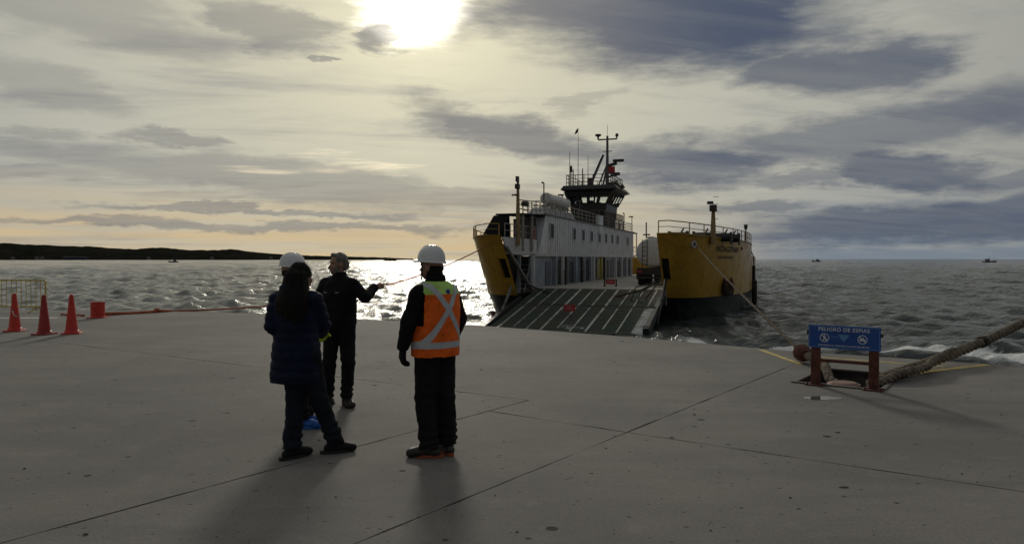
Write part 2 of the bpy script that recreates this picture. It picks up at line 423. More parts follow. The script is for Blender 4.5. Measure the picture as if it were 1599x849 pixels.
def slab_mesh(name, outer, hole, z, depth, m, parent=None):
    bm = bmesh.new(); edges = []
    loops = [outer] + ([hole] if hole else [])
    for lp in loops:
        vs = [bm.verts.new(PQ(p, q, z)) for p, q in lp]
        edges += [bm.edges.new((vs[i], vs[(i+1) % len(vs)])) for i in range(len(vs))]
    bmesh.ops.triangle_fill(bm, use_beauty=True, use_dissolve=False, edges=edges, normal=(0, 0, 1))
    for f in bm.faces:
        if f.normal.z < 0: f.normal_flip()
    if depth:
        for lp_e in [e for e in bm.edges if len(e.link_faces) == 1]:
            a, b = lp_e.verts; c = bm.verts.new(a.co - Vector((0, 0, depth))); d = bm.verts.new(b.co - Vector((0, 0, depth)))
            bm.faces.new((a, b, d, c))
    me = bpy.data.meshes.new(name); bm.to_mesh(me); bm.free(); me.materials.append(m)
    o = bpy.data.objects.new(name, me); COL.objects.link(o); o.parent = parent
    return o
SLABS = [
    ([(-52, -25), (-5, -25), (-5, 7.17), (-12.9, 6.72), (-34.5, 5.48), (-52, -4.8)], None),
    ([(-5, 7.17), (-5, 6.4), (-3.3, 6.4), (-3.28, 13.9), (-4.23, 13.87), (-7.05, 14.29), (-11.6, 14.5), (-19.8, 13.66), (-24.4, 12.0), (-27.9, 9.34), (-34.5, 5.48), (-12.9, 6.72)], None),
    ([(-5, -25), (-3.3, -25), (-3.3, 6.4), (-5, 6.4)], None),
    ([(-3.3, 6.4), (25, 6.9), (25, 14.4), (14.25, 14.4), (-0.33, 14.0), (-3.28, 13.9)], PIT),
    ([(-3.3, -25), (25, -25), (25, 6.9), (-3.3, 6.4)], None)]
quay_outer = [(-52, -25), (25, -25)] + CREST[::-1]
quay = slab_mesh('pavement', quay_outer, PIT, -0.05, 0.0, mat('joint_dirt', (0.05, 0.047, 0.042), 0.9), None)
tag(quay, 'weathered concrete quay with open joints', None, None, 'structure')
for po, ho in SLABS:
    slab_mesh('slab', rough_edge(inset(po, 0.008), 0.16, 0.008), ho, 0.0, 0.11, M_CONC, quay)
# slope running from the crest of the quay down into the sea
mb = MB(); vs = []; fs = []
for (p, q) in CREST:
    if p <= -24: off = (-10, 19)
    else: off = (0, 22)
    vs += [PQ(p, q, -0.012), PQ(p+off[0]*.16, q+off[1]*.16, -0.55), PQ(p+off[0], q+off[1], -3.1)]
n = len(CREST)
fs = [(i*3+k, i*3+k+1, (i+1)*3+k+1, (i+1)*3+k) for i in range(n-1) for k in (0, 1)]
tag(mb.add(vs, [f[::-1] for f in fs]).build('slipway', M_WET), 'wet concrete slipway', None, None, 'structure')
# mooring pit
mb = MB(); zb = -0.42
pc = [PQ(p, q) for p, q in PIT]
for i in range(4):
    a, b = pc[i], pc[(i+1) % 4]
    mb.add([a + Vector((0, 0, -.005)), b + Vector((0, 0, -.005)), b + Vector((0, 0, zb)), a + Vector((0, 0, zb))], [(0, 1, 2, 3)])
mb.add([p + Vector((0, 0, zb)) for p in pc], [(0, 1, 2, 3)])
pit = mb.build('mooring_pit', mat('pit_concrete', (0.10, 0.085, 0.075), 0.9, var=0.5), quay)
mb = MB()
for i in range(4):
    a, b = pc[i], pc[(i+1) % 4]; d = (b-a).normalized()
    mb.beam(a + d*0.035 + Vector((0, 0, .003)), b + d*0.029 + Vector((0, 0, .003)), 0.06, 0.03)
mb.build('pit_rim', M_STEEL, pit)
# painted markings round the pit and by the barrier
def strip(name, pts, w, m, z=0.004, parent=quay):
    mb = MB()
    for a, b in zip(pts, pts[1:]):
        a, b = Vector(a), Vector(b); d = (b-a).normalized(); s = Vector((-d.y, d.x, 0))*w/2; k = max(1, int((b-a).length/0.25))
        for i in range(k):
            p, q = a.lerp(b, i/k), a.lerp(b, (i+1)/k); j = random.uniform(-.012, .012)
            mb.add([(x.x, x.y, z) for x in (p-s*(1+j), q-s, q+s*(1-j), p+s)], [(0, 1, 2, 3)])
    return mb.build(name, m, parent)
strip('yellow_line', [G(1188, 546), G(1252, 569)], 0.11, M_YPAINT)
strip('yellow_line', [G(1262, 556.5), G(1478, 573)], 0.10, M_YPAINT)
strip('yellow_line', [G(1545, 569.5), G(1395, 587)], 0.13, M_YPAINT)
strip('white_line', [(-16.9, 20.9, 0), (-12.9, 20.9, 0)], 0.35, M_WPAINT)
# puddle beside the sign
mb = MB(); pts = []
c0 = G(1284, 622)
for k in range(28):
    t = 2*math.pi*k/28; r = 1 + 0.28*mnoise.noise(Vector((math.cos(t)*1.3, math.sin(t)*1.3, 4.0)))
    pts.append((c0.x + 0.215*r*math.cos(t), c0.y + 0.12*r*math.sin(t), 0.003))
mb.add(pts, [tuple(range(28))])
tag(mb.build('puddle', mat('puddle_water', (0.10, 0.10, 0.10), 0.03), None), 'small puddle on the quay in front of the blue sign', None, None, 'structure')
# grit and chips
mb = MB()
for i in range(260):
    y = random.uniform(4.2, 15); x = random.uniform(-0.75, 0.75)*y
    s = random.uniform(.002, .006)*(1.9 if random.random() < .08 else 1)
    mb.ell((x, y, s*.4), (s*random.uniform(.8, 1.8), s, s*.6), nu=6, nv=4)
for px, py, s in ((1293, 682, .055), (1310, 676, .035), (972, 533, .05), (1320, 762, .05), (497, 88+600, .02), (1050, 684, .03), (1085, 648, .025)):
    g = G(px, py); mb.ell((g.x, g.y, .003), (s*.75, s*.4, .006), nu=9, nv=5)
tag(mb.build('grit', mat('grit', (0.10, 0.095, 0.09), 0.9)), 'loose grit and chips scattered over the concrete', None, None, 'stuff')

# ------------------------------------------------------------------ sea
WZ = -2.1
def build_sea():
    ys = [13.0]
    while ys[-1] < 14000: ys.append(ys[-1]*1.0052 + 0.01)
    ys = np.array(ys); azs = np.radians(np.linspace(-48, 48, 640))
    Y, A = np.meshgrid(ys, azs, indexing='ij'); X = Y*np.tan(A)
    dy = np.gradient(ys)[:, None]; dx = Y*(azs[1]-azs[0])/np.cos(A)**2
    cell = np.maximum(dx, dy)*np.ones_like(X)
    Z = np.zeros_like(X)
    for i in range(60):
        lam = 0.55*(6.5/0.55)**(rng.random()**1.2); th = math.atan2(-0.8, -0.59) + rng.normal(0, 0.6)
        k = 2*math.pi/lam; amp = 0.060*lam/(2*math.pi)*rng.uniform(.6, 1.3)*(1.0 if lam < 7 else .7)
        ph = k*(X*math.cos(th) + Y*math.sin(th)) + rng.uniform(0, 6.28) + 0.7*np.sin(0.11*X*rng.normal(1, .3) + 0.09*Y + i)
        Z += amp*np.clip((lam/cell - 2)/2, 0, 1)*(2*((np.sin(ph)+1)/2)**1.7 - 0.8)
    for i in range(16):        # longer seas that carry the texture out to the horizon
        lam = 5*(60/5)**rng.random(); th = math.atan2(-0.9, -0.35) + rng.normal(0, 0.45); k = 2*math.pi/lam
        ph = k*(X*math.cos(th) + Y*math.sin(th)) + rng.uniform(0, 6.28) + 1.1*np.sin(0.021*X*rng.normal(1, .4) + 0.017*Y + i)
        Z += 0.034*lam/(2*math.pi)*np.clip((lam/cell - 2)/2, 0, 1)*np.clip((Y-70)/160, 0, 1)*np.clip(6/lam+.35, 0, 1)*(2*((np.sin(ph)+1)/2)**1.7 - 0.8)
    P = X*0.8072 - Y*0.5903; Q = X*0.5903 + Y*0.8072
    # a small breaker running up the slipway beside the ferry
    Wc = 0.363*X + 0.932*Y
    on = 1/(1+np.exp(-(X - 9.2)*1.4))
    wc = 34.2 + 0.35*np.sin(X*0.55) + 0.2*np.sin(X*1.3+1)
    Hc = 0.26 + 0.22*np.exp(-((X-14.2)/1.6)**2) + 0.14*np.exp(-((X-18.5)/2.2)**2) + 0.05*np.sin(X*1.9)
    Z += on*Hc*np.where(Wc < wc, np.exp(-((Wc-wc)/0.45)**2), np.exp(-((Wc-wc)/1.3)**2))
    fw = 32.2 + 0.25*np.sin(X*0.8+.5)
    foam = 1/(1+np.exp(-(X - 8.0)*1.6))*np.exp(-((Wc-fw)/(1.05+0.25*np.sin(X*1.1)))**4)*(0.95 + 0.2*np.sin(X*1.7))
    Z += foam*(0.05 + 0.16*np.exp(-((X-17.2)/1.5)**2)*(1+.6*np.sin(X*5)))
    foam += 0.5*np.exp(-((Wc-wc+.25)/.25)**2)*on*np.exp(-((X-17.5)/2.5)**2)
    foam += 0.42*np.exp(-((X-6.0)/2.5)**2 - ((Wc-33.2)/1.2)**2)
    nr, nc = X.shape
    co = np.stack([X, Y, Z + WZ], -1).reshape(-1, 3).astype(np.float32)
    idx = np.arange(nr*nc).reshape(nr, nc)
    q = np.stack([idx[:-1, :-1], idx[:-1, 1:], idx[1:, 1:], idx[1:, :-1]], -1).reshape(-1, 4)
    me = bpy.data.meshes.new('sea'); me.vertices.add(len(co)); me.vertices.foreach_set('co', co.ravel())
    me.loops.add(q.size); me.loops.foreach_set('vertex_index', q.ravel().astype(np.int32))
    me.polygons.add(len(q)); me.polygons.foreach_set('loop_start', np.arange(0, q.size, 4, dtype=np.int32))
    me.update(calc_edges=True); me.polygons.foreach_set('use_smooth', np.ones(len(q), bool))
    at = me.attributes.new('foam', 'FLOAT', 'POINT'); at.data.foreach_set('value', foam.ravel().astype(np.float32))
    me.materials.append(M_WATER); o = bpy.data.objects.new('sea', me); COL.objects.link(o)
    tag(o, 'choppy grey sea reaching to the horizon', None, None, 'structure')
    mb = MB(); L = 15000
    mb.add([(-L, -400, -3.6), (L, -400, -3.6), (L, 14000, -3.6), (-L, 14000, -3.6)], [(0, 1, 2, 3)])
    tag(mb.build('sea_bed', mat('sea_bed', (0.02, 0.028, 0.03), 0.3)), 'dark water beyond the waves', None, None, 'structure')
build_sea()

# ------------------------------------------------------------------ far headland
def build_hill():
    prof = [(-1900, 352), (-1200, 356), (-700, 366), (-300, 374), (0, 380), (40, 379), (100, 382.5), (140, 384), (200, 387), (260, 386.5), (300, 388.5), (360, 390), (400, 393.5), (440, 397), (480, 399), (540, 400.3), (600, 401.6), (645, 403.6)]
    n = 420; rows = 9; vs = []; fs = []
    pxs = np.linspace(-1900, 645, n); hh = np.interp(pxs, [p[0] for p in prof], [404-p[1] for p in prof])
    for i, (px, h) in enumerate(zip(pxs, hh)):
        for j in range(rows):
            t = j/(rows-1); d = 2500 + 1100*t
            top = h/FPX*3050
            prf = (0.16*min(1, j/1.0) + 0.84*math.sin(min(t/0.55, 1.35)*math.pi/2)**1.0) if j else 0
            nz = mnoise.fractal(Vector((px*0.018, t*3.0, 2.0)), 0.9, 2.1, 5)
            nz2 = mnoise.noise(Vector((px*0.16, t*9.0, 5.0)))
            z = WZ - 1 + (top + CAMH - WZ)*prf*(1 + 0.10*nz) + ((nz*2.2 + nz2*1.6) if 0 < j else 0)
            vs.append(((px-799.5)/FPX*d, d, z))
    fs = [(i*rows+j, (i+1)*rows+j, (i+1)*rows+j+1, i*rows+j+1) for i in range(n-1) for j in range(rows-1)]
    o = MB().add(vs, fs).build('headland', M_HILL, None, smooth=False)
    tag(o, 'low dark headland across the bay', None, None, 'structure')
build_hill()
def far_house(px, w, h, d, m, name='waterside_house', label='tiny pale house on the shore of the dark headland', group='houses along the headland shore', cat='house'):
    x = (px-799.5)/FPX*d; e = empty(name, (x, d, WZ+1.0), 0, label, cat, group)
    mb = MB().box((0, 0, h/2+2), (w, 8, h+4)); mb.build('wall', m, e)
    z = h+4; MB().add([(-w/2-.5, -4.6, z), (w/2+.5, -4.6, z), (w/2+.5, 4.6, z), (-w/2-.5, 4.6, z), (-w/2, 0, z+h*.45), (w/2, 0, z+h*.45)], [(0, 1, 5, 4), (2, 3, 4, 5), (1, 2, 5), (3, 0, 4), (3, 2, 1, 0)]).build('roof', mat('far_roof', (0.09, 0.07, 0.065), 0.8), e)
M_FH = mat('far_wall', (0.16, 0.155, 0.15), 0.8)
for px, w, h in ((20, 9, 4), (58, 12, 4.5), (66, 8, 5), (232, 9, 4), (331, 10, 4), (423, 9, 4)):
    far_house(px, w, h, 2490, M_FH)
far_house(118, 80, 4.5, 2485, mat('far_blue_wall', (0.025, 0.03, 0.055), 0.7), 'warehouse', 'long low bluish warehouse on the headland shore', None, 'warehouse')
def boat(px, d, L, rz, label, hullc, cab=True, masts=2):
    e = empty('fishing_boat', ((px-799.5)/FPX*d, d, WZ), rz, label, 'boat')
    b = [(-L/2, -L*.11, 0), (L*.36, -L*.11, 0), (L*.42, 0, 0), (L*.36, L*.11, 0), (-L/2, L*.11, 0)]
    t = [(-L/2, -L*.14, L*.10), (L*.38, -L*.13, L*.13), (L*.52, 0, L*.17), (L*.38, L*.13, L*.13), (-L/2, L*.14, L*.10)]
    MB().add(b+t, [(4, 3, 2, 1, 0), (5, 6, 7, 8, 9)] + [(i, (i+1) % 5, (i+1) % 5+5, i+5) for i in range(5)]).build('hull', hullc, e)
    MB().box((-L*.2, 0, L*.17), (L*.22, L*.17, L*.16)).box((-L*.2, 0, L*.265), (L*.25, L*.2, L*.02)).build('cabin', mat('boat_cabin', (0.18, 0.18, 0.18), 0.6), e)
    for k in range(masts):
        x = (-L*.08, L*.26)[k]; MB().cyl((x, 0, L*.1), (x, 0, L*(.46-.1*k)), L*.008, n=6).cyl((x, 0, L*.3), (x+L*.14, 0, L*.36), L*.006, n=6).build('mast', M_STEEL, e)
M_BH = mat('boat_hull', (0.05, 0.05, 0.06), 0.6); M_BHR = mat('boat_hull_red', (0.16, 0.04, 0.03), 0.6)
boat(1546, 700, 14, 0.1, 'larger two-masted fishing boat on the open horizon', M_BH)
boat(1274, 900, 12, 3.3, 'small fishing boat on the horizon beyond the yellow bow', M_BH)
boat(270, 760, 11, 3.0, 'small dark fishing boat anchored off the headland', M_BH, masts=1)
boat(610, 1300, 22, 0.2, 'distant reddish vessel off the tip of the headland', M_BHR, masts=1)

# ------------------------------------------------------------------ ferry: local x across (t), local y aft (s)
SHIP_RZ = -R(18.75)
ferry = empty('ferry', (1.36, 48.0, 0), SHIP_RZ, 'yellow and white car ferry with its bow ramp lowered onto the slipway', 'ferry')
TI_L, TI_R, TC = -0.45, 8.65, 4.10      # inner faces of the two bow horns, ship's centre line
DZ = -0.21                              # car deck
def chaikin(pts, n):
    for _ in range(n):
        o = [pts[0]]
        for a, b in zip(pts, pts[1:]):
            o += [tuple(.75*x+.25*y for x, y in zip(a, b)), tuple(.25*x+.75*y for x, y in zip(a, b))]
        o.append(pts[-1]); pts = o
    return pts
SHELL = chaikin([(0, 0), (0.25, .7), (1.1, 1.3), (2.8, 2.0), (6.3, 3.0), (11.3, 3.8), (17.3, 4.0)], 2)
def stem_s(z): return -5.3 + (3.05 - z)*0.877 if z > -1.2 else -5.3 + 4.25*0.877 + (-1.2 - z)*0.45
def top_z(k): return 3.10 - 0.36*k
def shell(k, z, side):
    x = k*(len(SHELL)-1); i = min(int(x), len(SHELL)-2); f = x-i
    ds = SHELL[i][0]*(1-f) + SHELL[i+1][0]*f; dt = SHELL[i][1]*(1-f) + SHELL[i+1][1]*f
    s0 = stem_s(z); s = s0 + ds*(12 - s0)/17.3
    fl = 1.0 if z > -0.6 else 1 - 0.10*(-0.6 - z)
    half = 5.30 + dt*fl
    return Vector((TC + side*half, s, z))
def shell_strip(z_of, k0, k1, nk, nz, side):
    vs = []; fs = []
    for i in range(nk+1):
        k = k0 + (k1-k0)*i/nk
        for j in range(nz+1): vs.append(shell(k, z_of(k, j/nz), side))
    for i in range(nk):
        for j in range(nz):
            f = (i*(nz+1)+j, (i+1)*(nz+1)+j, (i+1)*(nz+1)+j+1, i*(nz+1)+j+1); fs.append(f if side > 0 else f[::-1])
    return vs, fs
for side, tin in ((1, TI_R), (-1, TI_L)):
    mb = MB()
    mb.add(*shell_strip(lambda k, f: -0.6 + (top_z(k)+0.6)*f, 0, 1, 40, 10, side))
    # hull side aft of the raised bow, stepping down
    to = TC + side*9.30
    q = [(to, 12, -0.6), (to, 48, -0.6), (to, 48, 1.9), (to, 13.2, 1.9), (to, 12.5, 2.55), (to, 12, top_z(1))]
    mb.add(q, [tuple(range(6)) if side > 0 else tuple(range(6))[::-1]])
    mb.build('hull_side', M_YEL, ferry, smooth=True)
    mb = MB(); mb.add(*shell_strip(lambda k, f: -3.4 + 2.80*f, 0, 1, 40, 6, side))
    e1, e0 = shell(1, -0.6, side), shell(1, -3.4, side)
    mb.add([e1, e0, (e0.x, 48, -3.4), (to, 48, -0.6)], [(0, 1, 2, 3) if side < 0 else (3, 2, 1, 0)])
    # front and inner faces of the lower bow
    for za, zb in ((-3.4, -1.2), (-1.2, -0.6)):
        a0, a1 = shell(0, za, side), shell(0, zb, side)
        b0, b1 = Vector((tin, a0.y+.3, za)), Vector((tin, a1.y+.3, zb))
        mb.add([a0, b0, b1, a1], [(0, 1, 2, 3) if side < 0 else (3, 2, 1, 0)])
        mb.add([b0, (tin, 48, za), (tin, 48, zb), b1], [(0, 1, 2, 3) if side < 0 else (3, 2, 1, 0)])
    mb.build('boot_topping', M_BOOT, ferry)
    # raked front face of the horn, with a dark opening in it
    a0, a1 = shell(0, -0.6, side), shell(0, top_z(0), side)
    b0, b1 = Vector((tin, a0.y+.3, -0.6)), Vector((tin, a1.y+.3, top_z(0)))
    def fp(u, w, off=0.0):
        p = a0.lerp(b0, u).lerp(a1.lerp(b1, u), w); return p + Vector((0, off, 0))
    rows = [0, .30, .62, 1]; cols = [0, .28, .86, 1]; mb = MB()
    for i in range(3):
        for j in range(3):
            if i == 1 and j == 1: continue
            mb.add([fp(cols[i], rows[j]), fp(cols[i+1], rows[j]), fp(cols[i+1], rows[j+1]), fp(cols[i], rows[j+1])], [(0, 1, 2, 3)])
    oc = [(.28, .30), (.86, .30), (.86, .62), (.28, .62)]
    for i in range(4):
        (u, w), (u2, w2) = oc[i], oc[(i+1) % 4]
        mb.add([fp(u, w), fp(u2, w2), fp(u2, w2, .4), fp(u, w, .4)], [(0, 1, 2, 3)])
    mb.build('bow_face', M_YEL, ferry)
    MB().add([fp(u, w, .39) for u, w in oc], [(0, 1, 2, 3)]).build('fairlead_recess', M_BLACK, ferry)
    # platform on top of the horn and a bulwark cap
    mb = MB(); vs = []; fs = []; nk = 30
    for i in range(nk+1):
        k = i/nk; p = shell(k, 2.55, side); vs += [p, Vector((tin, max(p.y, -4.5), 2.55))]
    for i in range(nk): fs.append((2*i, 2*i+1, 2*i+3, 2*i+2))
    mb.add(vs, fs).build('horn_deck', M_STEEL, ferry)
    MB().tube([shell(k/30, top_z(k/30)+.01, side) for k in range(31)], 0.05, 6).build('bulwark_cap', M_RAILY, ferry)
    # railing above the bulwark
    mb = MB(); kk = [i/24*0.93 for i in range(25)]
    rp = [shell(k, top_z(k), side) for k in kk]
    inn = [Vector((tin + side*.1, rp[0].y + .35, top_z(0)))]
    full = inn[::-1] + rp
    for hz in (0.34, 0.66): mb.tube([p + Vector((0, 0, hz)) for p in full], 0.032 if hz > .5 else 0.02, 6)
    acc = 9
    for a, b in zip(full, full[1:]):
        acc += (b-a).length
        if acc > 1.25: mb.cyl(a, a + Vector((0, 0, .66)), .032, n=6); acc = 0
    mb.cyl(full[-1], full[-1] + Vector((0, 0, .66)), .032, n=6)
    mb.build('railing', M_RAILY, ferry)
    # inner face of the horn: upper plate (white to port side house, yellow opposite)
    if side > 0:
        mb = MB()
        mb.add([(tin, -2.0, DZ), (tin, 48, DZ), (tin, 48, 1.9), (tin, 12, 1.9), (tin, 12, 2.75), (tin, -4.6, 2.9), (tin, -4.75, 3.05), (tin, -1.55, -.6), (tin, 0, -.6)], [(0, 1, 2, 3, 4, 5, 6, 7, 8)])
        mb.build('inner_bulkhead', M_YEL, ferry)
# transom, bottom of the deck, car deck
mb = MB(); mb.add([(TC-9.3, 48, -3.4), (TC+9.3, 48, -3.4), (TC+9.3, 48, 1.9), (TC-9.3, 48, 1.9)], [(3, 2, 1, 0)]); mb.build('transom', M_YEL, ferry)
MB().box((TC, 24, DZ-.15), (9.06, 48, .3)).build('car_deck', M_DECK, ferry)
MB().box((TC, .3, -1.6), (9.06, .4, 2.4)).build('bow_sill', M_BLACK, ferry)
MB().box((TC+7.0, 30.6, 1.75), (4.5, 34.6, .2)).build('side_deck', M_STEEL, ferry)
# name on the bow
def hull_text(body, k0, k1, z0, z1, shear, name):
    tv, tf = text_verts(body, shear); vs = []
    for u, v in tv:
        z = z0 + (z1-z0)*v; p = shell(k0 + (k1-k0)*u, z, 1)
        q = shell(k0 + (k1-k0)*u + .01, z, 1); d = (q-p).normalized(); nn = Vector((d.y, -d.x, 0))
        vs.append(p + nn*0.025)
    MB().add(vs, tf).build(name, mat('name_paint', (0.03, 0.018, 0.012), 0.6), ferry)
def k_at_px(px, z):
    best = None
    for i in range(0, 801):
        k = i/800; p = shell(k, z, 1); w = Matrix.Rotation(SHIP_RZ, 3, 'Z') @ p + Vector((1.36, 48, 0)); x = 799.5 + FPX*w.x/w.y
        if best is None or abs(x-px) < best[0]: best = (abs(x-px), k)
    return best[1]
hull_text('PATAGONIA', k_at_px(1117.5, 2.3), k_at_px(1152.5, 2.3), 2.08, 2.43, .28, 'ship_name')
hull_text('VALPARAISO', k_at_px(1120, 1.75), k_at_px(1145, 1.75), 1.68, 1.86, .28, 'home_port')
# hawse fairlead with pale lip on the starboard plating and one small scupper
def hull_ring(px, z, r, m, name):
    k = k_at_px(px, z); p = shell(k, z, 1); q = shell(k+.01, z, 1); d = (q-p).normalized(); nn = Vector((d.y, -d.x, 0)); mb = MB(); pts = []
    for i in range(15):
        t = 2*math.pi*i/14; pts.append(p + nn*.03 + d*r*math.cos(t) + Vector((0, 0, r*math.sin(t))))
    mb.tube(pts, r*.32, 6, caps=False).build(name, m, ferry)
    MB().add([p + nn*.03 + d*r*math.cos(2*math.pi*i/14) + Vector((0, 0, r*math.sin(2*math.pi*i/14))) for i in range(14)], [tuple(range(14))]).build('fairlead_hole', M_BLACK, ferry)
    return p + nn*.1
HAWSE = hull_ring(1083, 2.5, .17, M_WHITE, 'fairlead_lip')
hull_ring(1158, 2.35, .09, M_STEEL, 'scupper_lip')
# anchor tucked against the starboard bow
ka = k_at_px(1134, 0); pa = shell(ka, .2, 1); qa = shell(ka+.01, .2, 1); da = (qa-pa).normalized(); na = Vector((da.y, -da.x, 0))
mb = MB(); c = pa + na*.12
mb.beam(c + Vector((0, 0, -.75)), c + Vector((0, 0, .15)), .16, .14)
for sg in (-1, 1):
    b0 = c + Vector((0, 0, -.72))
    mb.tube([b0, b0 + da*sg*.42 + Vector((0, 0, .10)), b0 + da*sg*.58 + Vector((0, 0, .62)), b0 + da*sg*.66 + Vector((0, 0, 1.05))], [.13, .24, .20, .03], 6)
mb.build('anchor', mat('anchor_rust', (0.05, 0.028, 0.02), 0.8, var=.4), ferry, bevel=.02)
# tyre fender rolls hanging on the starboard side
for s, z0, z1, r in ((11.6, -1.75, .15, .19), (12.6, -1.2, 1.2, .12)):
    x = TC + 9.30 + r + .03
    mb = MB().capsule((x, s, z0+r), (x, s, z1-r), r, r, 12); mb.build('fender', M_RUBBER, ferry, smooth=True)
    MB().tube([(x, s, z1), (x - r*.4, s, 1.9), (TC+9.25, s, 2.3)], .03, 6).build('fender_rope', M_DROPE, ferry)
# fore masts with lamps
def lamp_mast(t, s, z0, z1, r, heads):
    mb = MB().tube([(t, s, z0), (t, s, z0+(z1-z0)*.45), (t, s, z1)], [r, r*.85, r*.5], 10)
    for i in range(6): mb.cyl((t, s, z0+.6+i*.42), (t+.28, s, z0+.6+i*.42), .015, n=5)
    o = mb.build('lamp_mast', mat('mast_paint', (0.32, 0.23, 0.10), .6, var=.4, vscale=4), ferry)
    for (dx, dz, w, h) in heads:
        m2 = MB().box((t+dx, s-.1, dz), (w, .3, h)).cyl((t, s, dz), (t+dx, s-.05, dz), .035, n=6)
        m2.build('floodlight', M_BLACK, o, bevel=.03)
lamp_mast(-0.2, -2.5, 2.5, 6.55, .15, [(0, 6.6, .16, .34), (0, 6.15, .26, .30), (-.18, 5.62, .3, .10), (.50, 5.05, .42, .26)])
lamp_mast(11.5, -2.5, 2.5, 4.75, .17, [(0, 4.55, .40, .36), (-.16, 4.86, .34, .16)])
MB().cyl((13.05, 8.3, 2.7), (13.05, 8.3, 3.95), .05, n=8).cyl((13.05, 8.3, 3.75), (13.05, 8.3, 4.08), .11, .13, n=8).build('bow_pole', M_BLACK, ferry)
# mooring winches on the starboard horn
for t, s in ((9.6, -2.9), (11.9, -.6), (12.3, 1.6), (10.9, -2.2)):
    MB().cyl((t-.45, s, 2.95), (t+.45, s, 2.95), .26, n=14).box((t-.5, s, 2.9), (.12, .6, .72)).box((t+.5, s, 2.9), (.12, .6, .72)).cyl((t+.1, s, 3.1), (t+.3, s, 3.42), .05, n=6).build('winch', M_BLACK, ferry)

# bow ramp -----------------------------------------------------------------
RS, RL = 0.192, 10.4
def rz(s): return DZ - .02 + s*RS
def ramp_panel(s0, s1):
    mb = MB(); z0, z1 = rz(s0), rz(s1)
    mb.hexa([(.3, s1, z1-.22), (8.6, s1, z1-.22), (8.6, s0, z0-.22), (.3, s0, z0-.22)], [(.3, s1, z1), (8.6, s1, z1), (8.6, s0, z0), (.3, s0, z0)])
    return mb.build('ramp_panel', M_RAMP, ferry)
for s0, s1 in ((-.04, -4.45), (-4.55, -9.5)):
    pn = ramp_panel(s0, s1)
    for i in range(10):
        t = .85 + i*.80
        if t > 8.1: continue
        w = .085 + .05*((i*7) % 3 == 0); lift = .022
        a0, a1 = s0 - .1, s1 + .12 + (.5 if i % 3 == 1 and s1 < -6 else 0)
        mb = MB().hexa([(t-w/2, a1, rz(a1)), (t+w/2, a1, rz(a1)), (t+w/2, a0, rz(a0)), (t-w/2, a0, rz(a0))], [(t-w/2, a1, rz(a1)+lift), (t+w/2, a1, rz(a1)+lift), (t+w/2, a0, rz(a0)+lift), (t-w/2, a0, rz(a0)+lift)])
        mb.build('grip_bar', M_BAR, pn)
    # transverse tread battens
    mb = MB(); n = int((s0-s1)/.3)
    for i in range(1, n):
        s = s0 - i*.3; mb.beam((.5, s, rz(s)+.006), (8.1, s, rz(s)+.006), .03, .014)
    tag(mb.build('tread_batten', mat('batten', (0.065, 0.075, 0.065), .7, spec=.25, var=.5, vscale=2), pn), kind='stuff')
MB().hexa([(8.12, -9.5, rz(-9.5)), (8.58, -9.5, rz(-9.5)), (8.58, -4.6, rz(-4.6)), (8.12, -4.6, rz(-4.6))], [(8.12, -9.5, rz(-9.5)+.03), (8.58, -9.5, rz(-9.5)+.03), (8.58, -4.6, rz(-4.6)+.03), (8.12, -4.6, rz(-4.6)+.03)]).build('ramp_edge_stripe', mat('edge_stripe', (0.42, 0.45, 0.47), .6, var=.5, vscale=3), ferry)
for i in range(6):      # hinged landing flaps at the lip
    a = .32 + i*1.38; b = a + 1.30; dz = random.uniform(-.05, .08)
    MB().hexa([(a, -10.5, -2.42), (b, -10.5, -2.42), (b, -9.54, rz(-9.5)-.12), (a, -9.54, rz(-9.5)-.12)], [(a, -10.5, -2.30+dz), (b, -10.5, -2.30+dz), (b, -9.54, rz(-9.5)-.015), (a, -9.54, rz(-9.5)-.015)]).build('landing_flap', M_RAMP, ferry)
MB().beam((8.76, -9.6, rz(-9.6)+.12), (8.76, -3.2, rz(-3.2)+.30), .24, .46).cyl((8.6, -9.3, rz(-9.3)+.1), (8.95, -9.3, rz(-9.3)+.1), .3, n=14).build('ramp_side_beam', M_BLACK, ferry)
MB().beam((.14, -9.6, rz(-9.6)+.02), (.14, -3.0, rz(-3.0)+.04), .2, .30).build('ramp_side_beam', M_BLACK, ferry)
MB().beam((8.98, -3.4, -.95), (8.90, -3.6, .25), .09, .09).build('ramp_strut', M_BAR, ferry)
MB().beam((8.95, -6.8, -1.75), (8.95, -3.2, .55), .08, .08).cyl((8.95, -5, -.6), (8.95, -3.2, .55), .09, n=8).build('ramp_ram', M_BLACK, ferry)
MB().beam((-.25, -5.2, -1.28), (-.25, -3.6, .0), .12, .12).build('ramp_strut', M_BAR, ferry)
MB().beam((.12, -.6, -.3), (-.35, -4.2, 2.4), .16, .14).build('ramp_arm', mat('arm_paint', (0.25, 0.24, 0.22), .5, var=.4), ferry)
MB().cyl((-.35, -6.5, -2.5), (-.35, -6.5, -1.3), .13, n=10).build('ramp_guide_post', M_RUST, ferry)
MB().box((-.75, -7.6, -2.05), (1.6, 1.3, .16)).build('side_flap', M_BLACK, ferry)
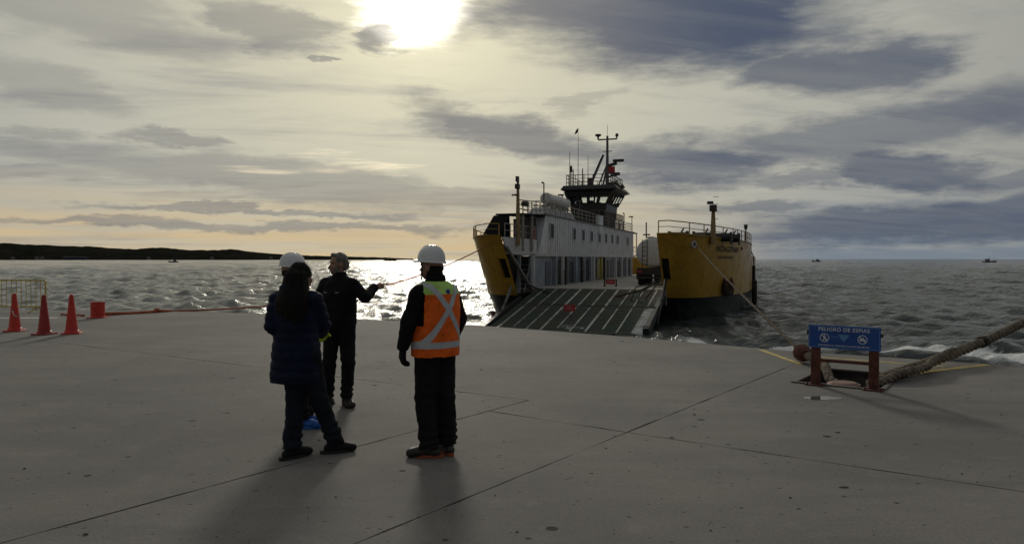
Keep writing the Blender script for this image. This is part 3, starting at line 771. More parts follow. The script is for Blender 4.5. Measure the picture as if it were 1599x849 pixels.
# chain across the ramp with a red board, hose hanging across the opening
def sag(p0, p1, dz, n=24):
    p0, p1 = Vector(p0), Vector(p1)
    return [p0.lerp(p1, i/n) - Vector((0, 0, 4*dz*(i/n)*(1-i/n))) for i in range(n+1)]
MB().tube(sag((.14, -6.0, -.85), (8.76, -6.0, -.90), .03), .02, 6).build('barrier_wire', M_DROPE, ferry)
bd = MB().box((4.0, -6.03, -1.05), (.64, .03, .36)).build('warning_board', M_RED, ferry, bevel=.008)
MB().box((4.0, -6.05, -.99), (.26, .008, .05)).box((4.0, -6.05, -1.10), (.40, .008, .05)).build('board_print', mat('board_print', (.55, .2, .2), .6), bd)
hose = sag((.2, -1.2, .0), (6.7, -2.0, -.35), .62) + [Vector((7.2, -2.0, -.25)), Vector((7.9, -2.0, .1)), Vector((8.6, -2.0, .5))]
MB().tube(hose, .05, 8).build('hanging_hose', M_DROPE, ferry)
for dx, zz in ((0, -1.05), (.35, -1.35), (-.3, -.75)):
    MB().tube([(8.5, -2.2, .45), (7.4+dx, -2.6, zz+.75), (7.2+dx, -2.8, zz), (7.9+dx, -3.0, zz-.28), (8.5, -3.2, zz-.1)], .035, 6).build('hanging_hose', M_DROPE, ferry)

# side house: blue-grey lower wall with posts and doors, white upper wall with windows
def s_at(px, t=0.0):      # along the wall, from the photograph
    r = (px-799.5)/FPX; c, s_ = math.cos(SHIP_RZ), math.sin(SHIP_RZ)
    return (r*(48 + s_*t) - 1.36 - c*t)/(-s_ - r*c)
ML, TOPZ, MIDZ = 38.8, 4.66, 2.05
sh = ferry
MB().box((-.15, ML/2, (DZ+1.86)/2), (.3, ML, 1.86-DZ)).build('lower_wall', M_GREY, sh)
MB().box((-.02, ML/2+.2, 1.95), (.44, ML+.6, .2)).build('wall_ledge', mat('ledge_white', (.55, .57, .58), .5, var=.3, streaks=.3), sh)
# recessed door bays and posts
k = 0
for px, w in ((855, 1.2), (873, 1.0), (886.5, .5), (892, 1.0), (912, .7), (917.5, 1.0), (929, .7), (949, 1.0), (955, 1.4), (966, 1.5), (975, 1.6), (982, 1.6)):
    s = s_at(px); h = 1.75 if k % 3 else 1.62
    f = MB().box((.025, s, DZ+.06+h/2), (.07, w, h)).build('door', mat('door_dark', (0.045, 0.05, 0.06), .5, var=.4) if k % 2 else mat('door_blue', (0.10, 0.125, 0.17), .5, var=.3), sh, bevel=.01)
    MB().cyl((.06, s+w*.36, DZ+.95), (.13, s+w*.36, DZ+.95), .03, n=6).build('handle', M_STEEL, f); k += 1
for px, m in ((832.5, M_WHITE), (868, M_GREY), (879, M_WHITE), (884, M_BLACK), (899, M_GREY), (909, M_BLACK), (922, M_GREY), (927, M_WHITE), (939, mat('post_yellow', (.45, .36, .06), .5, var=.3)), (944, M_BLACK), (961, M_WHITE), (971, M_WHITE), (979, M_WHITE), (986, M_WHITE)):
    s = s_at(px, .2); MB().box((.18, s, (DZ+1.85)/2), (.2, .28, 1.85-DZ-.02)).build('wall_post', m, sh)
MB().box((.11, s_at(934), (DZ+1.85)/2), (.05, 1.9, 1.8)).build('locker', mat('locker_olive', (.33, .31, .13), .55, var=.3), sh)
for px in (883, 909, 944):
    MB().cyl((.45, s_at(px, .45), DZ), (.45, s_at(px, .45), DZ+.95), .09, n=10).ell((.45, s_at(px, .45), DZ+1.0), (.12, .12, .1)).build('bollard_post', M_BLACK, sh)
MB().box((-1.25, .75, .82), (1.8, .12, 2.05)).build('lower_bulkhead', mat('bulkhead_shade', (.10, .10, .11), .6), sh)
# upper wall: raked forward end, ribs
mb = MB()
mb.hexa([(-1.7, .9, 2.052), (.12, .9, 2.052), (.12, 14, 2.052), (-1.7, 14, 2.052)], [(-1.7, 2.6, TOPZ), (.12, 2.6, TOPZ), (.12, 14, TOPZ), (-1.7, 14, TOPZ)])
mb.hexa([(-4.4, 14, 2.052), (.12, 14, 2.052), (.12, ML, 2.052), (-4.4, ML, 2.052)], [(-4.4, 14, TOPZ), (.12, 14, TOPZ), (.12, ML, TOPZ), (-4.4, ML, TOPZ)])
uw = mb.build('upper_wall', M_WHITE, sh)
mb = MB(); s = 3.2
while s < ML-.3:
    mb.box((.135, s, 3.38), (.035, .07, 2.62)); s += .62
mb.build('wall_rib', M_WHITE, uw)
for px, h in ((861.5, .92), (896.5, .80), (910.5, .78), (923.5, .76), (935.8, .74), (946.2, .72), (955.6, .72), (964.2, .72), (980, .74)):
    s = s_at(px, .15); w = .86 if px < 870 else .78
    z = 3.62
    fr = MB().box((.15, s, z+h/2+.06), (.09, w+.16, .08)).box((.15, s, z-h/2-.06), (.11, w+.16, .08)).box((.15, s-w/2-.04, z), (.09, .08, h+.04)).box((.15, s+w/2+.04, z), (.09, .08, h+.04)).build('window_frame', mat('window_trim', (.40, .42, .44), .5), uw)
    MB().box((.136, s, z), (.034, w, h+.02)).build('pane', M_GLASS, fr)
# roof, white trunk, awning and open fore deck
MB().box((-.79, 8.3, TOPZ+.05), (1.98, 11.4, .1)).box((-2.14, (14+ML)/2+.1, TOPZ+.05), (4.7, ML-14, .1)).build('roof', M_STEEL, sh)
MB().box((.0, s_at(936), 4.75), (.34, 1.7, 1.7)).build('vent_trunk', M_WHITE, sh)
MB().hexa([(-1.75, -2.3, 4.42), (.1, -2.3, 4.42), (.1, 2.55, 4.56), (-1.75, 2.55, 4.56)], [(-1.75, -2.3, 4.52), (.1, -2.3, 4.52), (.1, 2.55, 4.675), (-1.75, 2.55, 4.675)]).build('awning', mat('black_canvas', (.012, .012, .013), .95, spec=.05), sh)
MB().hexa([(-1.9, -4.6, 3.0), (-.75, -4.6, 3.0), (-.75, -2.35, 3.0), (-1.9, -2.35, 3.0)], [(-1.85, -4.4, 3.06), (-.8, -4.4, 3.06), (-.8, -2.35, 4.40), (-1.85, -2.35, 4.40)]).build('windbreak', mat('black_canvas', (.012, .012, .013), .95, spec=.05), sh)
for s, t in ((-2.1, 0), (-.2, 0), (1.2, -.3), (-1.3, -1.4)):
    MB().cyl((t, s, 2.15), (t, s, 4.5), .09, n=8).build('awning_post', M_RAIL, sh)
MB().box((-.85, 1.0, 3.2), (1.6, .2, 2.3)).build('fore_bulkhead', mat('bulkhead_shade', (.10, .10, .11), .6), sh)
mb = MB(); rim = []
for i in range(17):
    t = 2*math.pi*i/16; rim.append((-.15, .55 + .36*math.cos(t), 3.25 + .36*math.sin(t)))
mb.tube(rim, .09, 8, caps=False).build('lifebuoy', mat('lifebuoy_red', (.5, .06, .04), .5), sh, smooth=True)
# white inner plate of the horn, opening below it with a ladder
MB().hexa([(TI_L-.06, -3.75, 1.98), (TI_L, -3.75, 1.98), (.0, .85, 1.85), (-.06, .85, 1.85)], [(TI_L-.06, -4.65, 3.0), (TI_L, -4.65, 3.0), (.0, .85, 2.95), (-.06, .85, 2.95)]).build('inner_plate', M_WHITE, sh)
MB().box((-.98, -.9, 1.02), (.08, 3.3, 1.85)).box((-.9, -.6, 1.92), (1.3, 2.6, .1)).build('ladder_bay', M_BLACK, sh)
MB().box((-.3, -2.0, .75), (.2, .24, 2.4)).build('bay_post', mat('bay_post', (.22, .23, .24), .6, var=.3), sh)
mb = MB()
for t in (-.75, -.1): mb.beam((t, -1.5, DZ-.2), (t, .1, 1.95), .05, .1)
for i in range(7): mb.beam((-.75, -1.4+i*.22, DZ+i*.3), (-.1, -1.4+i*.22, DZ+i*.3), .16, .035)
mb.build('ladder', mat('ladder_paint', (.42, .42, .40), .5, var=.3), sh)
# railings on the house roof and fore deck
def railing(path, h, name='railing', step=1.4, bars=2, m=M_RAIL, r=.028):
    mb = MB(); P = [Vector(p) for p in path]
    for b in range(1, bars+1): mb.tube([p + Vector((0, 0, h*b/bars)) for p in P], r if b == bars else r*.7, 6)
    for a, b in zip(P, P[1:]):
        n = max(1, round((b-a).length/step))
        for i in range(n + (b is P[-1])): q = a.lerp(b, i/n); mb.cyl(q, q + Vector((0, 0, h)), r, n=6)
    return mb.build(name, m, ferry)
railing([(-1.6, 2.8, TOPZ+.1), (.02, 2.8, TOPZ+.1), (.02, 38.6, TOPZ+.1), (-4.3, 38.6, TOPZ+.1)], .9, bars=3)
railing([(-1.6, 2.8, TOPZ+.1), (-1.6, 13.9, TOPZ+.1), (-4.3, 14.1, TOPZ+.1), (-4.3, 38.6, TOPZ+.1)], .9, bars=3)
railing([(-.40, -4.4, 3.0), (-.05, .7, 2.95)], .8, step=.9)
railing([(-.3, -2.1, 4.52), (.0, 2.6, 4.66)], .85, step=.8, bars=3, r=.035)
# aft end of the house: open balcony
MB().box((-2, ML+1.3, 2.0), (4.4, 2.6, .12)).build('aft_balcony', M_STEEL, sh)
MB().box((-2, ML+1.2, TOPZ), (4.4, 2.6, .12)).build('aft_canopy', M_BLACK, sh)
for t in (-4, .1): MB().cyl((t, ML+2.4, 2.0), (t, ML+2.4, TOPZ), .06, n=6).build('awning_post', M_RAIL, sh)
railing([(.12, ML+.1, 2.06), (.12, ML+2.5, 2.06), (-4.1, ML+2.5, 2.06)], 1.0)
# life raft canister on its cradle
s = 7.0
MB().tube([(-.75, s-1.5, 6.05), (-.75, s-1.42, 6.05), (-.75, s+4.3, 6.05), (-.75, s+4.38, 6.05)], [.28, .42, .42, .28], 18).build('life_raft', mat('raft_white', (.6, .6, .58), .4, var=.2), ferry, smooth=False)
for ds in (-.9, 1.4, 3.6):
    MB().box((-.75, s+ds, 5.55), (.9, .14, .18)).box((-1.1, s+ds, 5.25), (.1, .1, .8)).box((-.4, s+ds, 5.25), (.1, .1, .8)).tube([(-1.19, s+ds, 6.05), (-1.05, s+ds, 6.36), (-.75, s+ds, 6.49), (-.45, s+ds, 6.36), (-.31, s+ds, 6.05)], .025, 5).build('raft_cradle', M_RAIL, ferry)
MB().hexa([(-1.5, 3.4, TOPZ+.1), (-.25, 3.4, TOPZ+.1), (-.25, 13, TOPZ+.1), (-1.5, 13, TOPZ+.1)], [(-1.4, 4.6, 5.35), (-.4, 4.6, 5.35), (-.4, 12, 5.35), (-1.4, 12, 5.35)]).build('machinery_casing', mat('casing_grey', (.40, .41, .42), .55, var=.25), ferry)
for t, s, z, w in ((-.6, 4.6, 7.1, .1), (-.5, 9.3, 6.6, .42), (-.6, 15.5, 6.6, .42), (.0, 33.5, 6.6, .12), (.0, 38.5, 6.5, .5)):
    MB().cyl((t, s, TOPZ), (t, s, z), .045, n=6).box((t-.1, s, z), (w, .2, .12)).build('deck_light', M_STEEL, ferry)
# wheelhouse: flared glazed box over a narrower base
WS0, WS1, WT0, WT1 = 25.0, 30.6, -3.85, -.25
wh = MB().hexa([(WT0+.15, WS0+.3, TOPZ), (WT1-.15, WS0+.3, TOPZ), (WT1-.15, WS1-.3, TOPZ), (WT0+.15, WS1-.3, TOPZ)], [(WT0, WS0, 7.05), (WT1+.05, WS0, 7.05), (WT1+.05, WS1, 7.05), (WT0, WS1, 7.05)]).build('wheelhouse', M_BLACK, ferry)
def ring(z, g): return [(WT0-g, WS0-g, z), (WT1+.05+g*1.5, WS0-g, z), (WT1+.05+g*1.5, WS1+g, z), (WT0-g, WS1+g, z)]
r0, r1, r2 = ring(7.05, 0), ring(8.25, .42), ring(8.25, .42)
def lerp4(a, b, f): return tuple(a[i]+(b[i]-a[i])*f for i in range(3))
LO = {0: .06, 1: .12, 2: .40, 3: .12}; HI = {0: .62, 1: .75, 2: .97, 3: .75}; NW = {0: 4, 1: 5, 2: 3, 3: 5}
for side in range(4):        # mullions and panes, the panes clear so that the sky shows through
    a, b = side, (side+1) % 4; n = NW[side]
    for i in range(n):
        f0 = i/n
        MB().beam(lerp4(r0[a], r0[b], f0), lerp4(r1[a], r1[b], f0), .30 if side != 2 else .16, .13).build('mullion', M_BLACK, wh)
    lo, hi = LO[side], HI[side]
    MB().add([lerp4(r0[a], r1[a], lo), lerp4(r0[b], r1[b], lo), r0[b], r0[a]], [(0, 1, 2, 3)]).add([r1[a], r1[b], lerp4(r0[b], r1[b], hi), lerp4(r0[a], r1[a], hi)], [(0, 1, 2, 3)]).build('window_band', M_BLACK, wh)
gm = bpy.data.materials.new('clear_pane'); gm.use_nodes = True; nt = gm.node_tree
nb = nt.nodes['Principled BSDF']; nb.inputs['Base Color'].default_value = (.75, .8, .78, 1); nb.inputs['Transmission Weight'].default_value = 1; nb.inputs['IOR'].default_value = 1.02; nb.inputs['Roughness'].default_value = .02
for side in range(4):
    a, b = side, (side+1) % 4; n = NW[side]
    for i in range(n):
        L_, H_ = [lerp4(lerp4(r0[a], r0[b], (i+f)/n), lerp4(r1[a], r1[b], (i+f)/n), LO[side]) for f in (.05, .95)], [lerp4(lerp4(r0[a], r0[b], (i+f)/n), lerp4(r1[a], r1[b], (i+f)/n), HI[side]) for f in (.95, .05)]
        MB().add(L_ + H_, [(0, 1, 2, 3)]).build('pane', gm, wh)
MB().box(((WT0+WT1)/2, WS0+1.0, 7.1), (2.2, .5, .3)).box(((WT0+WT1)/2-.2, WS0+2.6, 7.3), (.4, .4, .6)).build('console', M_BLACK, wh)
MB().add(ring(8.25, .42)+ring(8.45, .80)+ring(8.85, .55), [(3, 2, 1, 0), (0, 1, 5, 4), (1, 2, 6, 5), (2, 3, 7, 6), (3, 0, 4, 7), (4, 5, 9, 8), (5, 6, 10, 9), (6, 7, 11, 10), (7, 4, 8, 11), (8, 9, 10, 11)]).build('wheelhouse_roof', M_BLACK, wh)
railing([(WT0-.3, WS0-.3, 8.85), (WT1+.5, WS0-.3, 8.85), (WT1+.5, WS1+.3, 8.85), (WT0-.3, WS1+.3, 8.85), (WT0-.3, WS0-.3, 8.85)], 1.05, bars=3, step=.9, m=M_STEEL, r=.035)
railing([(WT0-.4, WS0-2.2, TOPZ+.1), (.05, WS0-2.2, TOPZ+.1), (.05, WS1+2, TOPZ+.1)], 1.5, bars=3, step=.55, m=M_STEEL, r=.04)
# mast with yards, radars, strut; whip aerials, flag
mt, ms = -.75, 28.0
mast = MB().tube([(mt, ms, 8.85), (mt, ms, 14.1)], [.19, .11], 8).beam((mt-.95, ms, 13.75), (mt+.95, ms, 13.75), .13, .13).beam((mt-.5, ms, 12.55), (mt+.5, ms, 12.55), .06, .06).cyl((mt, ms, 14.0), (mt, ms, 15.2), .02, n=5).beam((mt-1.75, ms-.5, 8.9), (mt-.45, ms, 12.2), .32, .28).beam((mt-.9, ms-.2, 9.0), (mt, ms, 11.3), .16, .15).beam((mt-.6, ms+.6, 9.0), (mt-.05, ms, 10.9), .14, .14).build('mast', mat('mast_grey', (.11, .11, .11), .5, var=.3), ferry)
MB().lathe((mt-.95, ms, 13.8), [(.08, 0), (.10, .25), (.34, .38), (.30, .5), (.05, .56)]).build('aerial_dome', M_STEEL, mast)
MB().cyl((mt+.95, ms, 13.75), (mt+.95, ms, 14.05), .07, n=8).ell((mt+.97, ms, 14.12), (.17, .17, .2)).build('aerial_dome', M_STEEL, mast)
MB().beam((mt, ms, 11.05), (mt+1.0, ms-.1, 11.3), .22, .30).box((mt+1.15, ms-.1, 11.55), (1.1, .35, .26)).build('radar', M_BLACK, mast, bevel=.03)
MB().beam((mt, ms, 9.95), (mt+1.0, ms-.1, 10.1), .25, .16).box((mt+.85, ms-.1, 10.22), (.9, .3, .30)).build('radar', M_BLACK, mast, bevel=.03)
MB().box((mt+.50, ms-.15, 10.62), (.62, .02, .72)).build('red_flag', mat('flag_red', (.45, .03, .04), .7), mast)
MB().tube([(mt+.1, ms, 9.3), (mt+.9, ms-.2, 9.25), (mt+1.15, ms-.2, 8.95)], [.12, .3, .25], 8).box((mt+1.45, ms-.3, 8.8), (.7, .5, .4), M=Matrix.Rotation(R(-35), 3, 'Y')).build('searchlight', M_STEEL, mast)
MB().box((mt-1.6, ms-.6, 9.35), (.55, .5, .9)).build('horn_box', M_STEEL, mast)
for t, s, z, r in ((WT0+.75, WS0+.2, 14.6, .03), (WT0-.1, WS0+.2, 12.3, .035), (WT0+1.75, WS0+.2, 11.8, .03), (WT0+.3, WS0, 10.5, .05), (WT0+1.25, WS0, 10.6, .05)):
    MB().tube([(t, s, 8.85), (t, s, 10.4), (t, s, z)], [r*1.5, r, r*.6], 6).build('whip_aerial', M_STEEL, ferry)
MB().tube([(WT0+.05, WS0+.1, 8.9), (WT0+.05, WS0+.1, 10.2), (WT0+.05, WS0+.1, 10.25), (WT0+.05, WS0+.1, 10.85)], [.05, .05, .16, .13], 8).build('deck_light', M_BLACK, ferry)
MB().add([(WT0+.74, WS0+.2, 14.55), (WT0+.52, WS0+.2, 14.35), (WT0+.36, WS0+.22, 13.95), (WT0+.60, WS0+.2, 14.02), (WT0+.73, WS0+.2, 14.2)], [(0, 1, 2, 3, 4)]).add([(WT0+.74, WS0+.215, 14.55), (WT0+.52, WS0+.215, 14.35), (WT0+.36, WS0+.235, 13.95), (WT0+.60, WS0+.215, 14.02), (WT0+.73, WS0+.215, 14.2)], [(4, 3, 2, 1, 0)]).build('pennant', M_BLACK, ferry)

# things standing on the car deck ------------------------------------------
RZ3 = Matrix.Rotation(SHIP_RZ, 3, 'Z')
def on_ship(t, s, z): return RZ3 @ Vector((t, s, z)) + Vector((1.36, 48, 0))
ds = empty('deck_sign', on_ship(4.3, 4.1, DZ), SHIP_RZ, 'red board on a low black stand at the head of the ferry ramp', 'sign')
MB().box((0, 0, .30), (.62, .04, .32)).build('board', M_RED, ds, bevel=.01)
MB().box((0, -.025, .34), (.4, .01, .05)).box((0, -.025, .26), (.46, .01, .04)).build('board_print', MATS['board_print'], ds)
for x in (-.4, .4): MB().box((x, 0, .03), (.12, .34, .06)).cyl((x, 0, .03), (x, 0, .5), .05, n=8).build('foot', M_BLACK, ds)
MB().beam((-.4, 0, .46), (.4, 0, .46), .04, .04).build('crossbar', M_BLACK, ds)
tk = empty('tanker_truck', on_ship(6.75, 7.2, DZ), SHIP_RZ, 'white road tanker parked on the ferry deck beside the yellow bow', 'truck')
mb = MB(); rings = []
ringsY = [(-.0, .0), (.02, .75), (.10, 1.0), (5.0, 1.0), (9.5, 1.0), (9.62, .7), (9.64, 0)]
vs = []; n = 28
for yy, f in ringsY:
    for k in range(n):
        t = 2*math.pi*k/n; vs.append((1.22*max(f, .01)*math.cos(t), yy, 2.35 + 1.06*max(f, .01)*math.sin(t)))
fs = [(i*n+k, i*n+(k+1) % n, (i+1)*n+(k+1) % n, (i+1)*n+k) for i in range(len(ringsY)-1) for k in range(n)]
mb.add(vs, [f[::-1] for f in fs]).build('tank', mat('tank_white', (.68, .68, .67), .35, var=.15), tk, smooth=True)
MB().box((0, 4.8, 1.12), (.9, 9.6, .28)).box((0, .15, 1.0), (2.3, .2, .5)).box((0, .05, .55), (2.35, .12, .16)).build('chassis', M_BLACK, tk)
for x in (-1.0, 1.0):
    for y in (1.0, 2.35, 3.7): 
        w = MB().cyl((x-.28*np.sign(x)-.13, y, .5), (x-.28*np.sign(x)+.13, y, .5), .5, n=20).cyl((x+.02*np.sign(x)-.13, y, .5), (x+.02*np.sign(x)+.13, y, .5), .5, n=20).build('wheel', M_RUBBER, tk)
    MB().box((x*.93, .0, .98), (.34, .06, .16)).build('tail_light', mat('tail_red', (.35, .02, .02), .4), tk)
    MB().box((x*.8, .02, .52), (.4, .05, .07)).build('reflector_strip', mat('reflector', (.6, .55, .5), .4), tk)
    MB().box((x*.95, .45, .72), (.6, .04, .6)).build('mudflap', M_RUBBER, tk)
mb = MB()
for x in (-.75, -.4): mb.cyl((x, -.06, 1.0), (x, -.02, 3.3), .025, n=6)
for i in range(7): mb.cyl((-.75, -.06+i*.006, 1.15+i*.32), (-.4, -.06+i*.006, 1.15+i*.32), .02, n=6)
mb.build('ladder', M_STEEL, tk)
MB().beam((-.3, .3, 3.45), (-.3, 9.2, 3.45), .5, .06).cyl((-.62, 1.0, 3.4), (-.62, 1.0, 4.55), .05, n=6).beam((-.85, 1.0, 3.65), (-.35, 1.0, 3.65), .1, .1).build('catwalk', M_STEEL, tk)
MB().hexa([(-1.2, 10.4, .5), (1.2, 10.4, .5), (1.2, 12.8, .5), (-1.2, 12.8, .5)], [(-1.2, 10.4, 3.4), (1.2, 10.4, 3.4), (1.2, 12.5, 3.4), (-1.2, 12.5, 3.4)]).build('cab', mat('cab_white', (.5, .5, .5), .4), tk, bevel=.1)
for x in (-1.0, 1.0):
    for y in (9.4, 12.0): MB().cyl((x-.16, y, .5), (x+.16, y, .5), .5, n=20).build('wheel', M_RUBBER, tk)

# ------------------------------------------------------------------ things on the quay
def cone(px, py, label, rzc, tilt=0.0, mark=False, m=M_ORANGE):
    g = G(px, py); e = empty('traffic_cone', g, rzc, label, 'cone', 'traffic cones by the quay edge')
    mb = MB(); hb = .19
    b = [(-hb, -hb), (hb, -hb), (hb, hb), (-hb, hb)]
    mb.hexa([(x, y, .0) for x, y in b], [(x*.97, y*.97, .035) for x, y in b]); mb.build('base', m, e, bevel=.012)
    MB().lathe((0, 0, .035), [(.150, 0), (.145, .03), (.128, .05), (.085, .42), (.045, .80), (.040, .835), (.026, .845), (.024, .80)], 24).build('body', m, e, smooth=False)
    if mark:
        pts = [((.128 - .1*(z-.05))*math.sin(a)*1.03, -(.128 - .1*(z-.05))*math.cos(a)*1.03, z+.035) for a, z in ((-.1, .46), (.1, .38), (.35, .33), (.65, .31), (.95, .32))]
        MB().tube(pts, .012, 6).build('tape_scrap', M_WPAINT, e)
    return e
cone(22, 517, 'red traffic cone with a curl of white tape beside the barrier', .2, mark=True)
cone(68, 522, 'darker red traffic cone standing between two other cones', -.1, m=mat('cone_dark_red', (.38, .025, .02), .5, var=.35, vscale=7, bump=.1))
cone(111, 521, 'clean red traffic cone standing next to the red drum', .35)
g = G(152, 496); dr = empty('red_drum', g, .15, 'short red drum on a flat base with the orange rope tied to it', 'drum')
MB().lathe((0, 0, .03), [(.19, 0), (.185, .02), (.185, .38), (.195, .40), (.195, .42), (.17, .425), (.165, .39)], 26).build('body', M_ORANGE, dr)
MB().box((0, 0, .015), (.46, .42, .03)).build('base', M_ORANGE, dr, bevel=.01)
# crowd barrier
bx, by = -14.7, 23.2
br = empty('crowd_barrier', (bx, by, 0), R(-3), 'yellow steel crowd barrier with upright bars near the cones', 'barrier')
W = 2.4
MB().tube([(0, 0, .12), (0, 0, .98), (-.02, 0, 1.0), (-W+.02, 0, 1.0), (-W, 0, .98), (-W, 0, .12)], .024, 8).tube([(-W, 0, .17), (0, 0, .17)], .02, 8).build('frame', M_FENCE, br)
for i in range(1, 15): MB().cyl((-W+i*W/15, 0, .17), (-W+i*W/15, 0, 1.0), .010, n=6).build('bar', M_FENCE, br)
for x in (-.35, -W+.35): MB().tube([(x, -.3, .015), (x, -.1, .06), (x, 0, .17), (x, .1, .06), (x, .3, .015)], .018, 6).build('foot', M_FENCE, br)
# small scraps near the cones
for px, py in ((99, 493), (124, 494)):
    g = G(px, py); o = MB().tube([g + Vector((-.1, 0, .03)), g + Vector((-.03, .04, .05)), g + Vector((.05, -.02, .03)), g + Vector((.13, .03, .03))], .03, 6).build('rope_scrap', M_ROPEO)
    tag(o, 'short scrap of orange rope on the concrete behind the cones', 'rope scrap', 'rope scraps by the cones')
# orange line from the drum across the water to the port bow
pb = on_ship(*shell(.0, 2.55, -1)); pb = Vector(pb)
g0, g1 = Vector(G(163, 493)), Vector(G(250, 487.5)); g0.z = .05; g1.z = .04
path = [g0, g0.lerp(g1, .3) + Vector((0, .12, -.02)), g0.lerp(g1, .65) + Vector((0, -.06, -.02)), g1]
N = 40; span = [g1.lerp(pb, i/N) - Vector((0, 0, 4*.95*(i/N)*(1-i/N))) for i in range(1, N+1)]
tag(MB().tube(path + span, .032, 6).tube([path[0], path[1], path[2], path[3], g1 + (span[0]-g1)*.6], .055, 6).ell(g0.lerp(g1, .93) + Vector((0, 0, .03)), (.10, .07, .07)).build('mooring_line', M_ROPEO, None, smooth=True), 'thin orange mooring line from the red drum to the port bow', 'rope')
# bollard in the pit and the two hawsers made fast to it
bc = PQ(-2.27, 10.80)
bo = empty('mooring_bollard', (bc.x, bc.y, -.42), 0, 'squat bollard with a faded pink top in the mooring pit', 'bollard')
MB().lathe((0, 0, 0), [(.26, 0), (.25, .03), (.15, .05), (.145, .26), (.17, .34)], 20).build('post', M_RUST, bo)
MB().lathe((0, 0, .30), [(.17, .02), (.21, .05), (.215, .09), (.16, .115), (.05, .12)], 20).build('cap', mat('faded_pink', (.27, .15, .12), .7, var=.4, vscale=8), bo)
knot = Vector(((1254-799.5)/FPX*11.9, 11.9, CAMH - 147/FPX*11.9))
hz = Vector(on_ship(*HAWSE)); edge1 = PQ(-2.62, 11.35, .07)
th = [Vector((bc.x + .22*math.cos(a), bc.y + .22*math.sin(a), -.16 + .02*i)) for i, a in enumerate(np.linspace(R(-80), R(230), 14))]
hw = empty('mooring_hawser', tuple(knot), 0, 'straight hawser running from the starboard bow fairlead down to the pit', 'rope')
def rel(pts, o): return [Vector(p) - Vector(o) for p in pts]
strand_rope(rel([knot] + sag(knot, hz, .10, 16)[1:], knot), .016, .019, .25, mat('old_hawser', (0.13, 0.10, 0.072), 0.95, spec=.1, var=0.5, vscale=9), 'rope', hw, step=.10)
strand_rope(rel([knot, PQ(-2.74, 11.75, .09), edge1, PQ(-2.5, 11.02, -.02), th[0]], knot), .034, .036, .30, M_ROPE, 'spliced_end', hw, step=.035)
mb = MB()
dk = (hz - knot).normalized()
for i in range(7):
    c = knot + dk*(-.16 + .055*i); a = dk.cross(Vector((0, 0, 1))).normalized(); b = dk.cross(a); rr = (.075, .095, .105, .11, .105, .09, .07)[i]
    mb.tube([c - Vector(knot) + (a*math.cos(t) + b*math.sin(t))*rr + dk*.02*math.sin(t) for t in np.linspace(0, 2*math.pi, 13)], .035, 6, caps=False)
mb.tube([Vector(p) for p in (-dk*.2, dk*.24)], .08, 10)
mb.build('chafe_wrap', M_RUST, hw)
o2 = PQ(-1.80, 11.25, .06)
far = G(1599, 503, 0); far = Vector((9.75, 14.0, .475)); dirf = far - Vector(o2); ext = far + dirf*4.2 + Vector((0, 0, .9))
h2 = empty('heavy_hawser', tuple(o2), 0, 'thick twisted double hawser leading from the pit out over the water', 'rope')
pp = [o2 + Vector((-.35, -.2, -.10)), o2] + [o2.lerp(far, i/8) - Vector((0, 0, .22*(i/8)*(1-i/8))) for i in range(1, 9)]
pp += [far.lerp(ext, i/8) for i in range(1, 9)]
strand_rope(rel(pp, o2), .042, .043, .52, M_ROPE, 'rope', h2, step=.07)
strand_rope(rel([o2 + Vector((-.45, -.42, -.10)), o2 + Vector((.05, -.12, .04)), o2 + Vector((.7, .30, .08)), o2.lerp(far, .26) + Vector((0, -.03, -.02)), o2.lerp(far, .40)], o2), .03, .032, .3, M_ROPE, 'doubled_end', h2, step=.035)
cc = o2.lerp(far, .62) - Vector((0, 0, .05)) - Vector(o2); dd = dirf.normalized()
MB().tube([cc - dd*.07, cc + dd*.07], .10, 10).build('lashing', M_DROPE, h2)

# warning sign
sp = [G(1275, 601), G(1366, 609.5)]
ctr = (sp[0] + sp[1])/2; ax = (sp[1]-sp[0]); ang_s = math.atan2(ax.y, ax.x); hw_ = ax.length/2
sg = empty('warning_sign', ctr, ang_s, 'low blue warning sign with white lettering on two brown posts', 'sign')
for x in (-hw_, hw_):
    MB().box((x, 0, .40), (.115, .06, .80)).build('post', M_RUST, sg, bevel=.006)
    MB().box((x, 0, .009), (.24, .20, .018)).cyl((x-.09, -.07, .018), (x-.09, -.07, .04), .012, n=6).cyl((x+.09, -.07, .018), (x+.09, -.07, .04), .012, n=6).build('foot_plate', M_RUST, sg)
    MB().add([(x-.03, .03, .018), (x+.03, .03, .018), (x+.03, .10, .018), (x-.03, .10, .018), (x-.03, .03, .2), (x+.03, .03, .2)], [(0, 1, 5, 4), (1, 2, 5), (3, 0, 4), (2, 3, 4, 5), (3, 2, 1, 0)]).build('gusset', M_RUST, sg)
MB().box((0, 0, .335), (hw_*2-.115, .03, .04)).build('crossbar', M_RUST, sg)
BW, BH, BZ = hw_*2 + .17, .305, .655
bd = MB().box((0, -.042, BZ), (BW, .014, BH)).build('board', M_SIGNB, sg, bevel=.004)
def bp(name, mb, m): return mb.build(name, m, bd)
yb = -.0515
def flat(pts): return [(x, yb, BZ+z) for x, z in pts]
def rect(mb, x0, x1, z0, z1): return mb.add(flat([(x0, z0), (x1, z0), (x1, z1), (x0, z1)]), [(0, 1, 2, 3)])
mb = MB(); w2, h2_ = BW/2-.012, BH/2-.012
rect(mb, -w2, w2, h2_-.007, h2_); rect(mb, -w2, w2, -h2_, -h2_+.007); rect(mb, -w2, -w2+.007, -h2_, h2_); rect(mb, w2-.007, w2, -h2_, h2_); bp('border', mb, M_SIGNL)
